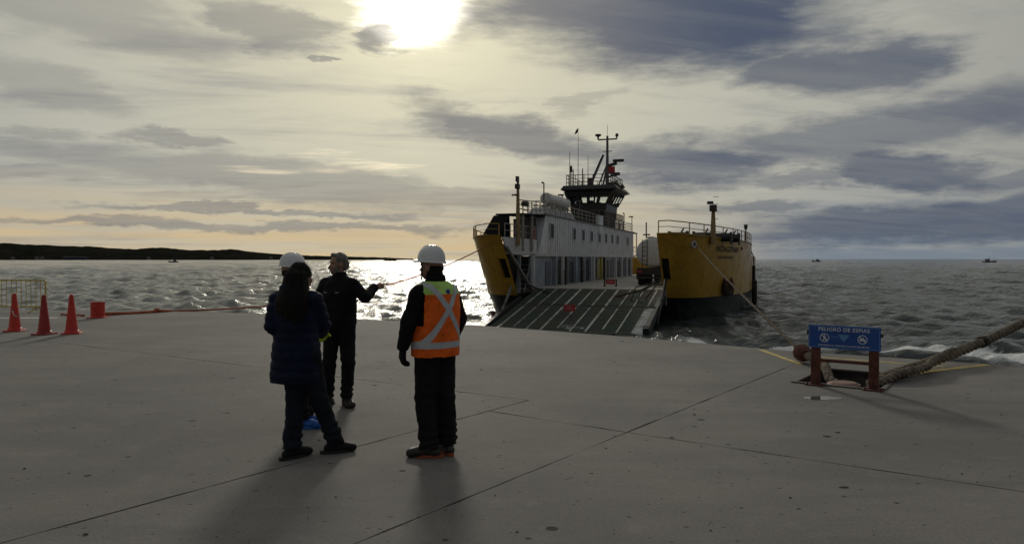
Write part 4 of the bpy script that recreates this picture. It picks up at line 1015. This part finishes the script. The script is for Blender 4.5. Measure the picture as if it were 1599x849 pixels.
tv, tf = text_verts('PELIGRO DE ESPIAS', 0, 1.05); bp('lettering', MB().add(flat([(-.31+.62*u, .078+.048*v) for u, v in tv]), tf), M_SIGNW)
tv, tf = text_verts('PROHIBIDO EL TRANSITO EN ESTE PERIMETRO'); bp('lettering', MB().add(flat([(-.31+.62*u, -.118+.017*v) for u, v in tv]), tf), M_SIGNW)
def prohibit(cx, name):
    mb = MB(); n = 28; R1, R0 = .058, .050; cz = -.012
    vs = []; fs = []
    for i in range(n):
        t = 2*math.pi*i/n; vs += [(cx+R1*math.cos(t), cz+R1*math.sin(t)), (cx+R0*math.cos(t), cz+R0*math.sin(t))]
    fs = [(2*i, 2*((i+1) % n), 2*((i+1) % n)+1, 2*i+1) for i in range(n)]
    mb.add(flat(vs), fs)
    d = .0355; w = .004; mb.add(flat([(cx-d-w, cz+d-w), (cx-d+w, cz+d+w), (cx+d+w, cz-d+w), (cx+d-w, cz-d-w)]), [(0, 3, 2, 1)])
    if name == 'walker':
        mb.add(flat([(cx+.008*math.cos(2*math.pi*i/10), cz+.032+.008*math.sin(2*math.pi*i/10)) for i in range(10)]), [tuple(range(10))])
        mb.add(flat([(cx-.010, cz-.006), (cx+.010, cz-.006), (cx+.012, cz+.021), (cx-.010, cz+.021)]), [(0, 1, 2, 3)])
        mb.add(flat([(cx-.024, cz-.040), (cx-.014, cz-.040), (cx+.002, cz-.006), (cx-.010, cz-.006)]), [(0, 1, 2, 3)])
        mb.add(flat([(cx+.012, cz-.040), (cx+.022, cz-.040), (cx+.010, cz-.006), (cx-.002, cz-.006)]), [(0, 1, 2, 3)])
        mb.add(flat([(cx+.010, cz+.018), (cx+.026, cz-.002), (cx+.021, cz-.006), (cx+.006, cz+.010)]), [(3, 2, 1, 0)])
    else:
        mb.add(flat([(cx-.036, cz-.018), (cx+.036, cz-.018), (cx+.036, cz+.000), (cx+.020, cz+.004), (cx+.012, cz+.022), (cx-.018, cz+.022), (cx-.026, cz+.004), (cx-.036, cz+.0)]), [tuple(range(8))])
    bp('pictogram', mb, M_SIGNW)
prohibit(-.235, 'walker'); prohibit(.225, 'car')
bp('triangle', MB().add(flat([(-.075, .038), (.0, -.055), (.075, .038)]), [(0, 1, 2)]), M_SIGNL)
bp('rope_symbol', MB().add(flat([(-.17, .006), (-.17, .0), (-.07, -.005), (-.07, .004)]), [(0, 1, 2, 3)]), M_SIGNL)
MB().box((-BW/2-.012, -.02, BZ+.05), (.022, .05, .05)).box((BW/2+.012, -.02, BZ+.05), (.022, .05, .05)).build('bracket', M_BLACK, sg)

# ------------------------------------------------------------------ people
def remeshed(mb, voxel, iters):
    me = bpy.data.meshes.new('tmp'); me.from_pydata(mb.v, [], mb.f); o = bpy.data.objects.new('tmp', me); COL.objects.link(o)
    r = o.modifiers.new('r', 'REMESH'); r.mode = 'VOXEL'; r.voxel_size = voxel
    if iters: s = o.modifiers.new('s', 'SMOOTH'); s.factor = .5; s.iterations = iters
    bpy.context.view_layer.update()
    out = bpy.data.meshes.new_from_object(o.evaluated_get(bpy.context.evaluated_depsgraph_get()))
    bpy.data.objects.remove(o); bpy.data.meshes.remove(me); out.materials.clear(); return out
def finish(mb, name, m, parent, voxel=.010, iters=4, disp=None, split=None):
    me = remeshed(mb, voxel, iters); n = len(me.vertices)
    if disp:
        co = np.empty(n*3); me.vertices.foreach_get('co', co); co = co.reshape(-1, 3); no = np.empty(n*3); me.vertices.foreach_get('normal', no); no = no.reshape(-1, 3)
        d = np.array([disp(Vector(c)) for c in co]); co += no*d[:, None]; me.vertices.foreach_set('co', co.ravel()); me.update()
    if split:
        groups = {}
        for p in me.polygons: groups.setdefault(split(p.center), []).append(tuple(p.vertices))
        V = [tuple(v.co) for v in me.vertices]; NV = [v.normal.copy() for v in me.vertices]; res = {}
        for key, (nm, mm, off) in m.items():
            fs = groups.get(key, []); used = sorted({i for f in fs for i in f}); mp_ = {i: j for j, i in enumerate(used)}
            mbs = MB(); mbs.add([Vector(V[i]) + NV[i]*off for i in used], [tuple(mp_[i] for i in f) for f in fs]); res[key] = mbs.build(nm, mm, parent, smooth=True)
        bpy.data.meshes.remove(me); return res
    me.name = name; me.polygons.foreach_set('use_smooth', [True]*len(me.polygons)); me.materials.append(m)
    o = bpy.data.objects.new(name, me); COL.objects.link(o); o.parent = parent; return o
def rot(v, phi): return Matrix.Rotation(phi, 3, 'Z') @ Vector(v)
def turned(mb_fn, phi, pivot=(0, 0, 0)):
    m = MB(); mb_fn(m); q = Matrix.Rotation(phi, 3, 'Z'); p = Vector(pivot); m.v = [tuple(q @ Vector(v) + p) for v in m.v]; return m
def merge(a, b): a.add(b.v, b.f)
def folds(amp, fz=9, fx=5, seed=0.0):
    return lambda c: amp*(mnoise.noise(Vector((c.x*fx+seed, c.y*fx, c.z*fz + 2.0*mnoise.noise(Vector((c.x*4, c.y*4, c.z*3+seed)))))) + .5*mnoise.noise(Vector((c.x*14, c.y*14, c.z*22+seed))))
def hand(mb, w, f, n, side, pose, grow=0.0):
    """w wrist, f finger direction, n palm normal; side +1 puts the thumb along f x n"""
    w, f, n = Vector(w), Vector(f).normalized(), Vector(n); n = (n - f*n.dot(f)).normalized(); l = f.cross(n)*side
    offs = (.030, .010, -.010, -.029); lens = (.072, .080, .074, .058)
    for i, (o, L) in enumerate(zip(offs, lens)):
        kn = w + f*(.088 - abs(o-.008)*.25) + l*o
        mb.capsule(w + f*.012 + l*o*.6, kn, .0155+grow, .0125+grow, 10)
        curl = {'relax': (22, 34, 26), 'fist': (75, 90, 60), 'point': (6, 4, 4) if i == 0 else (70, 88, 60)}[pose]
        a = 0; p = kn
        for seg, (fr, c) in enumerate(zip((.46, .31, .23), curl)):
            a += R(c); d = f*math.cos(a) + n*math.sin(a); q = p + d*L*fr*1.05; mb.capsule(p, q, .0105-.0012*seg+grow, .0095-.0012*seg+grow, 10); p = q
    p = w + f*.030 + l*.026 + n*.008
    for d, L, r in (((l*.75 + f*.7 + n*.25), .040, .0135), ((l*.30 + f*.9 + n*.3), .034, .0115), ((l*.1 + f*.9 + n*.4), .026, .010)):
        q = p + d.normalized()*L; mb.capsule(p, q, r+grow, r-.0015+grow, 10); p = q
def head(mb, c, phi, tilt=0.0):
    def fn(m):
        m.ell((0, -.012, .018), (.076, .096, .098), nu=20, nv=14); m.ell((0, .028, -.045), (.058, .066, .068), nu=18, nv=12)
        m.ell((0, .052, -.085), (.032, .030, .026)); m.capsule((0, .090, -.002), (0, .108, -.030), .009, .014, 8); m.ell((0, .092, -.062), (.026, .014, .012))
        for s in (-1, 1): m.ell((s*.078, -.008, -.012), (.010, .020, .032)); m.ell((s*.034, .074, .030), (.022, .014, .010)); m.ell((s*.045, .060, -.030), (.022, .022, .02))
    t = MB(); fn(t); q = Matrix.Rotation(phi, 3, 'Z') @ Matrix.Rotation(tilt, 3, 'X'); t.v = [tuple(q @ Vector(v) + Vector(c)) for v in t.v]; merge(mb, t)
def boot(mb, ank, toe, L=.26, g=0.0, high=.12):
    a = Vector(ank); t = Vector((toe[0], toe[1], 0)).normalized(); s = Vector((-t.y, t.x, 0))
    h = a - t*.055; h.z = .040; 
    mb.capsule(a + Vector((0, 0, high-.06)), Vector((a.x, a.y, .065)), .052+g, .054+g, 12)
    mb.capsule(Vector((h.x, h.y, .043)), a + t*.085 - Vector((0, 0, a.z-.046)), .042+g, .046+g, 12)
    b0 = a + t*.075; b1 = a + t*(L-.105); b0.z = .050; b1.z = .036
    for o in (-.014, .016): mb.capsule(b0 + s*o, b1 + s*o*1.3, .041+g, .034+g, 12)
def sole(ank, toe, L=.26):
    a = Vector((ank[0], ank[1], 0)); t = Vector((toe[0], toe[1], 0)).normalized(); s = Vector((-t.y, t.x, 0)); mb = MB(); n = 22; b = []; u = []
    for i in range(n):
        q = 2*math.pi*i/n; c, d = math.cos(q), math.sin(q); w = .046 + .008*c; p = a + t*(L*.5-.115 + (L/2+.012)*math.copysign(abs(c)**.8, c)) + s*w*math.copysign(abs(d)**.8, d)
        b.append((p.x, p.y, .002)); u.append((p.x, p.y, .026))
    mb.add(b + u, [tuple(reversed(range(n))), tuple(range(n, 2*n))] + [(i, (i+1) % n, (i+1) % n+n, i+n) for i in range(n)]); return mb

SKIN = mat('skin', (0.36, 0.20, 0.14), .55, var=.2, vscale=14)
def cloth(name, c, rough=.9, bs=160): return mat(name, c, rough, var=.35, vscale=7, bump=.25, bscale=bs, spec=.2)
def skeleton(S):
    phi = S['phi']; c = Vector((S.get('cx', 0), S.get('cy', 0), 0)); sc = S.get('h', 1.0)
    sh = {s: c + rot((s*.178, 0, 0), phi) + Vector((0, 0, 1.392*sc)) for s in (-1, 1)}
    hp = {s: c*.6 + rot((s*.088, 0, 0), S.get('hip_phi', phi)) + Vector((0, 0, .93*sc)) for s in (-1, 1)}
    return phi, c, sc, sh, hp
def body(S, e, name='body'):
    phi, c, sc, sh, hp = skeleton(S); mb = MB()
    merge(mb, turned(lambda m: m.loft([(0, 0, .86*sc, .10, .08), (0, 0, .95*sc, .155, .105), (0, 0, 1.08*sc, .135, .095), (0, .01, 1.28*sc, .165, .11), (0, 0, 1.40*sc, .16, .09), (0, 0, 1.46*sc, .09, .07), (0, 0, 1.49*sc, .055, .055)]), phi, c))
    hc = Vector(S['head']); nb = c + Vector((0, 0, 1.44*sc)); mb.capsule(nb, hc + Vector((0, 0, -.05)), .058, .054)
    head(mb, hc, S.get('head_phi', phi), S.get('tilt', 0))
    for s in (-1, 1):
        el, wr, f, n, pose = S['arm'][s]; mb.capsule(sh[s], el, .050, .040); mb.capsule(el, wr, .040, .026)
        hand(mb, wr, f, n, S.get('thumb', {}).get(s, s), pose)
        kn, an, toe = S['leg'][s]; mb.capsule(hp[s], kn, .078, .053); mb.capsule(kn, an, .053, .036); a = Vector(an); t = Vector((*toe, 0)).normalized()
        mb.capsule(a - Vector((0, 0, .03)), a + t*.12 - Vector((0, 0, a.z-.05)), .034, .026)
    return finish(mb, name, SKIN, e, .0065, 3)
def trousers(S, e, m, g=.018, seed=0.0, flare=0.0, voxel=.011):
    phi, c, sc, sh, hp = skeleton(S); mb = MB()
    merge(mb, turned(lambda q: q.loft([(0, 0, .84*sc, .13, .10), (0, 0, .92*sc, .175, .125), (0, 0, 1.03*sc, .155, .115)]), S.get('hip_phi', phi), c*.7))
    for s in (-1, 1):
        kn, an, toe = S['leg'][s]; kn, an = Vector(kn), Vector(an); mb.capsule(hp[s], kn, .083+g, .060+g); lo = an + Vector((0, 0, .02)); mb.tube([kn, kn.lerp(lo, .5), lo, lo - Vector((0, 0, .035))], [.060+g, .054+g, .052+g+flare, .054+g+flare], 16)
        mb.ell(kn, (.060+g,)*3)
    def d(p):
        low = max(0.0, 1 - abs(p.z-.16)/.22); return folds(.007, 7, 4, seed)(p) + low*.010*math.sin(p.z*70 + 5*mnoise.noise(p*6)) + .006*max(0, 1-abs(p.z-.5)/.12)*math.sin(p.z*60+p.x*20)
    return finish(mb, 'trousers', m, e, voxel, 3, d)
def jacket(S, e, m, rings, arm=(.072, .060, .046), name='jacket', seed=1.0, amp=.007, voxel=.011, disp=None, collar=None):
    phi, c, sc, sh, hp = skeleton(S); mb = MB(); merge(mb, turned(lambda q: q.loft(rings, 32, power=2.3), phi, c))
    for s in (-1, 1):
        el, wr, f, n, pose = S['arm'][s]; el, wr = Vector(el), Vector(wr); mb.capsule(sh[s] - Vector((0, 0, .004)), c + Vector((0, 0, 1.425*sc)), arm[0]*.97, .078)
        mb.capsule(sh[s], el, arm[0], arm[1]); mb.ell(el, (arm[1]*1.04,)*3); d = (wr-el); mb.tube([el, el.lerp(wr, .5), wr - d*.04, wr + d*.03], [arm[1], (arm[1]+arm[2])/2*1.03, arm[2]*1.05, arm[2]], 16)
    if collar: merge(mb, turned(lambda q: q.loft(collar, 24), S.get('collar_phi', phi), c))
    return finish(mb, name, m, e, voxel, 3, disp or folds(amp, 8, 5, seed))
def helmet(e, c, phi, m, tilt=0.0):
    q = Matrix.Rotation(phi, 3, 'Z') @ Matrix.Rotation(tilt, 3, 'X'); c = Vector(c); vs = []; fs = []; nu, nv = 36, 12
    for j in range(nv+1):
        a = R(90)*j/nv
        for i in range(nu):
            t = 2*math.pi*i/nu; r = math.cos(a)**.8; x, y = .106*r*math.cos(t), .127*r*math.sin(t); z = .132*math.sin(a)**.95
            if abs(x) < .022 and j < nv: z += .008; y *= 1.02
            vs.append(q @ Vector((x, y, z)) + c)
    fs = [(j*nu+i, j*nu+(i+1) % nu, (j+1)*nu+(i+1) % nu, (j+1)*nu+i) for j in range(nv) for i in range(nu)]
    h = MB().add(vs, fs).build('helmet', m, e, smooth=True)
    mb = MB(); vs = []; n = 40
    for i in range(n):
        t = 2*math.pi*i/n; fr = max(0, math.sin(t)); ex = .012 + .034*fr**2
        for k, (dr, dz) in enumerate(((-.004, .012), (ex, -.004 - .012*fr), (ex, -.010 - .012*fr), (-.006, -.002))):
            vs.append(q @ Vector(((.106+dr)*math.cos(t), (.127+dr)*math.sin(t), dz)) + c)
    mb.add(vs, [(i*4+k, ((i+1) % n)*4+k, ((i+1) % n)*4+(k+1) % 4, i*4+(k+1) % 4) for i in range(n) for k in range(4)]); mb.build('brim', m, h, smooth=True)
    mb = MB()
    for s in (-1, 1):
        mb.tube([q @ Vector((s*.095, .03, .0)) + c, q @ Vector((s*.088, .03, -.10)) + c, q @ Vector((s*.03, .07, -.165)) + c], .006, 6)
    mb.build('chin_strap', M_BLACK, h); return h
M_HELM = mat('helmet_white', (.74, .75, .77), .28, var=.08, vscale=10)
M_HAIRD = mat('dark_hair', (.008, .006, .005), .6, spec=.2, bump=.6, bscale=60, stretch=(6, 6, .6)); M_HAIRG = mat('grey_hair', (.20, .18, .16), .6, var=.5, vscale=60, col2=(.08, .07, .06), bump=.6, bscale=120)
BLK = cloth('black_fleece', (.010, .010, .012)); NAVYT = cloth('navy_trouser', (.014, .017, .026)); BLKT = cloth('black_trouser', (.012, .012, .013))
def boots(S, e, m, solem=None, g=.004, name='boot'):
    for s in (-1, 1):
        kn, an, toe = S['leg'][s]; mb = MB(); boot(mb, an, toe, g=g); b = finish(mb, name, m, e, .008, 3)
        sole(an, toe).build('sole', solem or M_RUBBER, b, smooth=False)
def eyes(e, hc, phi):
    for s in (-1, 1):
        p = Vector(hc) + rot((s*.033, .079, .012), phi); MB().ell(p, (.011, .011, .008), nu=8, nv=6).build('eye', mat('eye', (.03, .025, .02), .2), e)

# worker in the orange vest -----------------------------------------------
W_PHI = R(46)
S = dict(phi=W_PHI, head=(-.035, .02, 1.615), head_phi=R(66), hip_phi=R(50),
         arm={-1: ((-.205, -.175, 1.150), (-.262, -.10, .925), (-.08, .10, -1), (.75, .35, 0), 'relax'), 1: ((.195, .18, 1.15), (.13, .33, 1.00), (-.6, .5, -.3), (-.5, -.5, 0), 'relax')},
         leg={-1: ((-.085, -.035, .50), (-.050, -.06, .10), (-1.0, .12)), 1: ((.075, .06, .50), (.095, .06, .10), (-.45, 1.0))}, thumb={-1: -1, 1: 1})
e = empty('person', (-.655, 6.28, 0), 0, 'person in white helmet and orange reflective vest standing with back turned', 'person')
body(S, e); trousers(S, e, BLKT, .032, 3.0)
jr = [(0, 0, .855, .185, .14), (0, 0, .95, .195, .15), (0, 0, 1.08, .195, .148), (0, 0, 1.28, .205, .15), (0, 0, 1.39, .185, .125), (0, 0, 1.45, .12, .10), (0, 0, 1.49, .085, .085)]
jacket(S, e, BLK, jr, (.077, .066, .050), seed=4.0, amp=.009, collar=[(0, 0, 1.44, .10, .095), (0, 0, 1.50, .088, .09), (0, .0, 1.55, .080, .084)])
def vest_mb():
    m = MB(); r = [(0, 0, .855, .212, .168), (0, 0, .95, .214, .170), (0, 0, 1.08, .213, .168), (0, 0, 1.28, .226, .174), (0, 0, 1.385, .222, .160), (0, 0, 1.445, .185, .138), (0, 0, 1.485, .115, .112), (0, 0, 1.50, .09, .095)]
    return turned(lambda q: q.loft(r, 36, power=2.4), W_PHI)
def vsplit(p):
    q = rot(p, -W_PHI); x, y, z = q
    if z > 1.490 or z < .862 or (z > 1.12 and abs(x) > .190 + (1.4-z)*.03 and -.095 < y < .13): return 'cut'
    if .930 < z < .988: return 'tape'
    if z > .988 and y < 0 and (abs(x - (z-1.255)*.70) < .030 or abs(x + (z-1.255)*.70) < .030): return 'tape'
    if y > 0 and .085 < abs(x) < .135 and z > .988: return 'tape'
    if z > 1.385: return 'yoke'
    return 'vest'
vest = finish(vest_mb(), '', {'vest': ('vest', cloth('vest_orange', (.95, .16, .02), .8), 0.0), 'yoke': ('vest_yoke', cloth('vest_lime', (.50, .80, .20), .8), .0), 'tape': ('reflective_tape', mat('reflective_tape', (.50, .52, .54), .35, var=.15, vscale=20), .002)}, e, .0075, 2, folds(.007, 6, 4, 8.0), vsplit)
# small round badge between the shoulders
bpz = rot((.012, -.151, 1.405), W_PHI); MB().ell(bpz, (.021, .021, .021), nu=12, nv=8).build('badge', mat('badge_blue', (.03, .06, .30), .5), e)
mb = MB(); a = S['arm'][-1]; hand(mb, a[1], a[2], a[3], -1, 'relax', .011); mb.capsule(Vector(a[1]) + Vector((.01, -.01, .05)), Vector(a[1]), .040, .034); finish(mb, 'glove', cloth('glove_black', (.012, .012, .012)), e, .006, 2)
mb = MB(); a = S['arm'][1]; hand(mb, a[1], a[2], a[3], 1, 'relax', .006); finish(mb, 'glove', cloth('glove_black', (.012, .012, .012)), e, .006, 2)
boots(S, e, mat('boot_black', (.016, .015, .014), .5, bump=.3), mat('boot_sole_orange', (.30, .07, .02), .7), .006)
helmet(e, Vector(S['head']) + Vector((.0, -.005, .045)), S['head_phi'], M_HELM, R(4))
mb = MB(); hcv = Vector(S['head'])
for k in range(2): mb.ell(hcv + rot((0, -.035, -.015-.045*k), S['head_phi']), (.080-.006*k, .078, .055))
finish(mb, 'hair', M_HAIRD, e, .008, 2, folds(.004, 20, 20, 2)); eyes(e, S['head'], S['head_phi'])

# bearded man pointing ------------------------------------------------------
S = dict(phi=R(158), head=(-.005, -.03, 1.625), head_phi=R(122), tilt=R(-6), hip_phi=R(165),
         arm={-1: ((.330, -.16, 1.245), (.395, .045, 1.355), (.80, .28, .42), (0, .4, -.9), 'point'), 1: ((-.27, -.02, 1.14), (-.24, -.06, .90), (.1, -.2, -1), (.5, .3, 0), 'relax')},
         leg={-1: ((.105, -.035, .49), (.085, -.02, .10), (.55, -1)), 1: ((-.115, -.02, .49), (-.15, .02, .10), (-.5, -1))}, thumb={-1: -1, 1: 1})
e = empty('person', (-1.975, 8.42, 0), 0, 'bearded grey-haired person in black jacket pointing towards the ferry', 'person')
body(S, e); trousers(S, e, BLKT, .020, 6.0)
jr = [(0, 0, .90, .190, .140), (0, 0, .96, .200, .150), (0, 0, 1.10, .200, .150), (0, .01, 1.28, .212, .150), (0, 0, 1.39, .190, .120), (0, 0, 1.455, .115, .095), (0, 0, 1.49, .082, .08)]
jk = jacket(S, e, BLK, jr, (.078, .068, .050), seed=11.0, amp=.010, collar=[(0, 0, 1.44, .10, .095), (0, .0, 1.50, .080, .082), (0, .0, 1.53, .074, .078)])
for x in (-.07, .085):
    p = rot((x, .148, 1.30), S['phi']); MB().box(p, (.045, .012, .014), rz=S['phi']).build('chest_logo', mat('logo_grey', (.22, .22, .24), .6), jk)
boots(S, e, mat('boot_dark', (.020, .017, .014), .55, bump=.3))
mb = MB(); hcv = Vector(S['head']); hp_ = S['head_phi']
mb.ell(hcv + rot((0, -.026, .040), hp_), (.082, .094, .092)); mb.ell(hcv + rot((.012, .030, .092), hp_), (.052, .050, .034)); mb.ell(hcv + rot((0, -.055, -.015), hp_), (.078, .060, .075))
finish(mb, 'hair', M_HAIRG, e, .008, 2, folds(.010, 24, 24, 5))
mb = MB()
for s in (-1, 0, 1): mb.ell(hcv + rot((s*.042, .056-abs(s)*.026, -.088+abs(s)*.026), hp_), (.034, .036, .040))
mb.ell(hcv + rot((0, .099, -.052), hp_), (.030, .012, .008))
finish(mb, 'beard', M_HAIRG, e, .007, 2, folds(.006, 40, 40, 9)); eyes(e, S['head'], hp_)

# person in the long navy coat ---------------------------------------------
S = dict(phi=R(-18), cx=-.095, cy=0, h=.955, head=(-.055, .03, 1.525), head_phi=R(-28), hip_phi=R(-30),
         arm={-1: ((-.285, -.03, 1.115), (-.225, .17, .985), (.6, .8, -.2), (.5, -.5, 0), 'relax'), 1: ((.105, .08, 1.115), (.05, .27, 1.02), (-.6, .7, .1), (-.5, -.5, 0), 'relax')},
         leg={-1: ((-.095, -.03, .49), (-.110, -.08, .10), (.62, .75)), 1: ((.085, .02, .49), (.205, .10, .10), (.9, .38))}, thumb={-1: -1, 1: 1})
e = empty('person', (-1.745, 6.27, 0), 0, 'person with long dark hair in a knee-length navy quilted coat', 'person')
body(S, e); trousers(S, e, NAVYT, .020, 9.0, flare=.008)
jr = [(0, 0, .635, .222, .175), (0, 0, .66, .228, .180), (0, 0, .90, .208, .165), (0, 0, 1.06, .188, .146), (0, 0, 1.24, .200, .148), (0, 0, 1.33, .190, .130), (0, 0, 1.40, .120, .10), (0, 0, 1.43, .09, .09)]
quilt = lambda p: .010*(abs(math.sin(math.pi*(p.z + .004*math.sin(p.x*30))/.082))**.6 - .6) + folds(.006, 14, 9, 3.0)(p)
jacket(S, e, mat('navy_quilt', (.005, .010, .034), .7, var=.3, vscale=9, bump=.2, bscale=60, spec=.18), jr, (.080, .072, .054), 'coat', disp=quilt, voxel=.0095, collar=[(0, 0, 1.36, .125, .10), (0, -.02, 1.41, .125, .12), (0, -.03, 1.46, .115, .11)])
boots(S, e, mat('shoe_black', (.010, .010, .011), .7, bump=.2, spec=.25), None, .0, 'shoe')
mb = MB(); hcv = Vector(S['head']); hp_ = S['head_phi']
mb.ell(hcv + rot((0, -.018, .032), hp_), (.092, .106, .100), nu=22, nv=14)
merge(mb, turned(lambda q: q.loft([(0, -.035, 1.60, .05, .05), (0, -.045, 1.56, .098, .082), (0, -.06, 1.48, .112, .080), (0, -.085, 1.40, .138, .085), (0, -.105, 1.32, .158, .078), (0, -.115, 1.24, .150, .062), (.01, -.115, 1.17, .115, .045), (.02, -.112, 1.12, .06, .028)], 36), S['phi'], (S['cx']+.03, 0, 0)))
def strands(p):
    a = math.atan2(p.y-.0, p.x+.05); return .008*mnoise.noise(Vector((a*9, p.z*1.5, 1))) + .005*mnoise.noise(Vector((a*26, p.z*3, 4)))
finish(mb, 'hair', M_HAIRD, e, .008, 2, strands); eyes(e, S['head'], hp_)

# helmeted person half hidden behind the coat ---------------------------------
S = dict(phi=R(-70), cx=-.06, h=.985, head=(-.075, .0, 1.565), head_phi=R(-62), hip_phi=R(-75),
         arm={-1: ((.02, .26, 1.12), (.06, .24, .90), (.3, .1, -1), (0, -.4, -1), 'relax'), 1: ((-.02, -.24, 1.13), (.200, -.16, .955), (.7, .05, -.7), (0, .8, 0), 'fist')},
         leg={-1: ((.02, .12, .49), (.03, .10, .10), (1, -.1)), 1: ((.02, -.09, .49), (.045, -.08, .10), (1, .05))}, thumb={-1: -1, 1: 1})
e = empty('person', (-2.12, 7.36, 0), 0, 'person in white helmet and blue shoes standing behind the navy coat', 'person')
body(S, e); trousers(S, e, BLKT, .016, 12.0)
jr = [(0, 0, .88, .175, .13), (0, 0, 1.08, .180, .135), (0, 0, 1.28, .190, .135), (0, 0, 1.37, .172, .115), (0, 0, 1.43, .11, .09), (0, 0, 1.47, .08, .08)]
jacket(S, e, BLK, jr, (.072, .062, .047), seed=15.0)
boots(S, e, mat('shoe_blue', (.012, .12, .50), .5, var=.3, vscale=30, bump=.3), mat('shoe_sole_blue', (.03, .16, .50), .6), .004, 'shoe')
helmet(e, Vector(S['head']) + Vector((0, 0, .04)), S['head_phi'], M_HELM, R(-3))
mb = MB(); mb.ell(Vector(S['head']) + rot((0, -.03, -.02), S['head_phi']), (.08, .078, .062)); finish(mb, 'hair', M_HAIRD, e, .009, 2)
mb = MB(); a = S['arm'][1]; hand(mb, a[1], a[2], a[3], 1, 'fist', .007); mb.capsule(Vector(a[1]) - Vector((.05, 0, -.02)), Vector(a[1]), .042, .036); finish(mb, 'glove', cloth('glove_lime', (.55, .75, .03), .8), e, .007, 2)
eyes(e, S['head'], S['head_phi'])
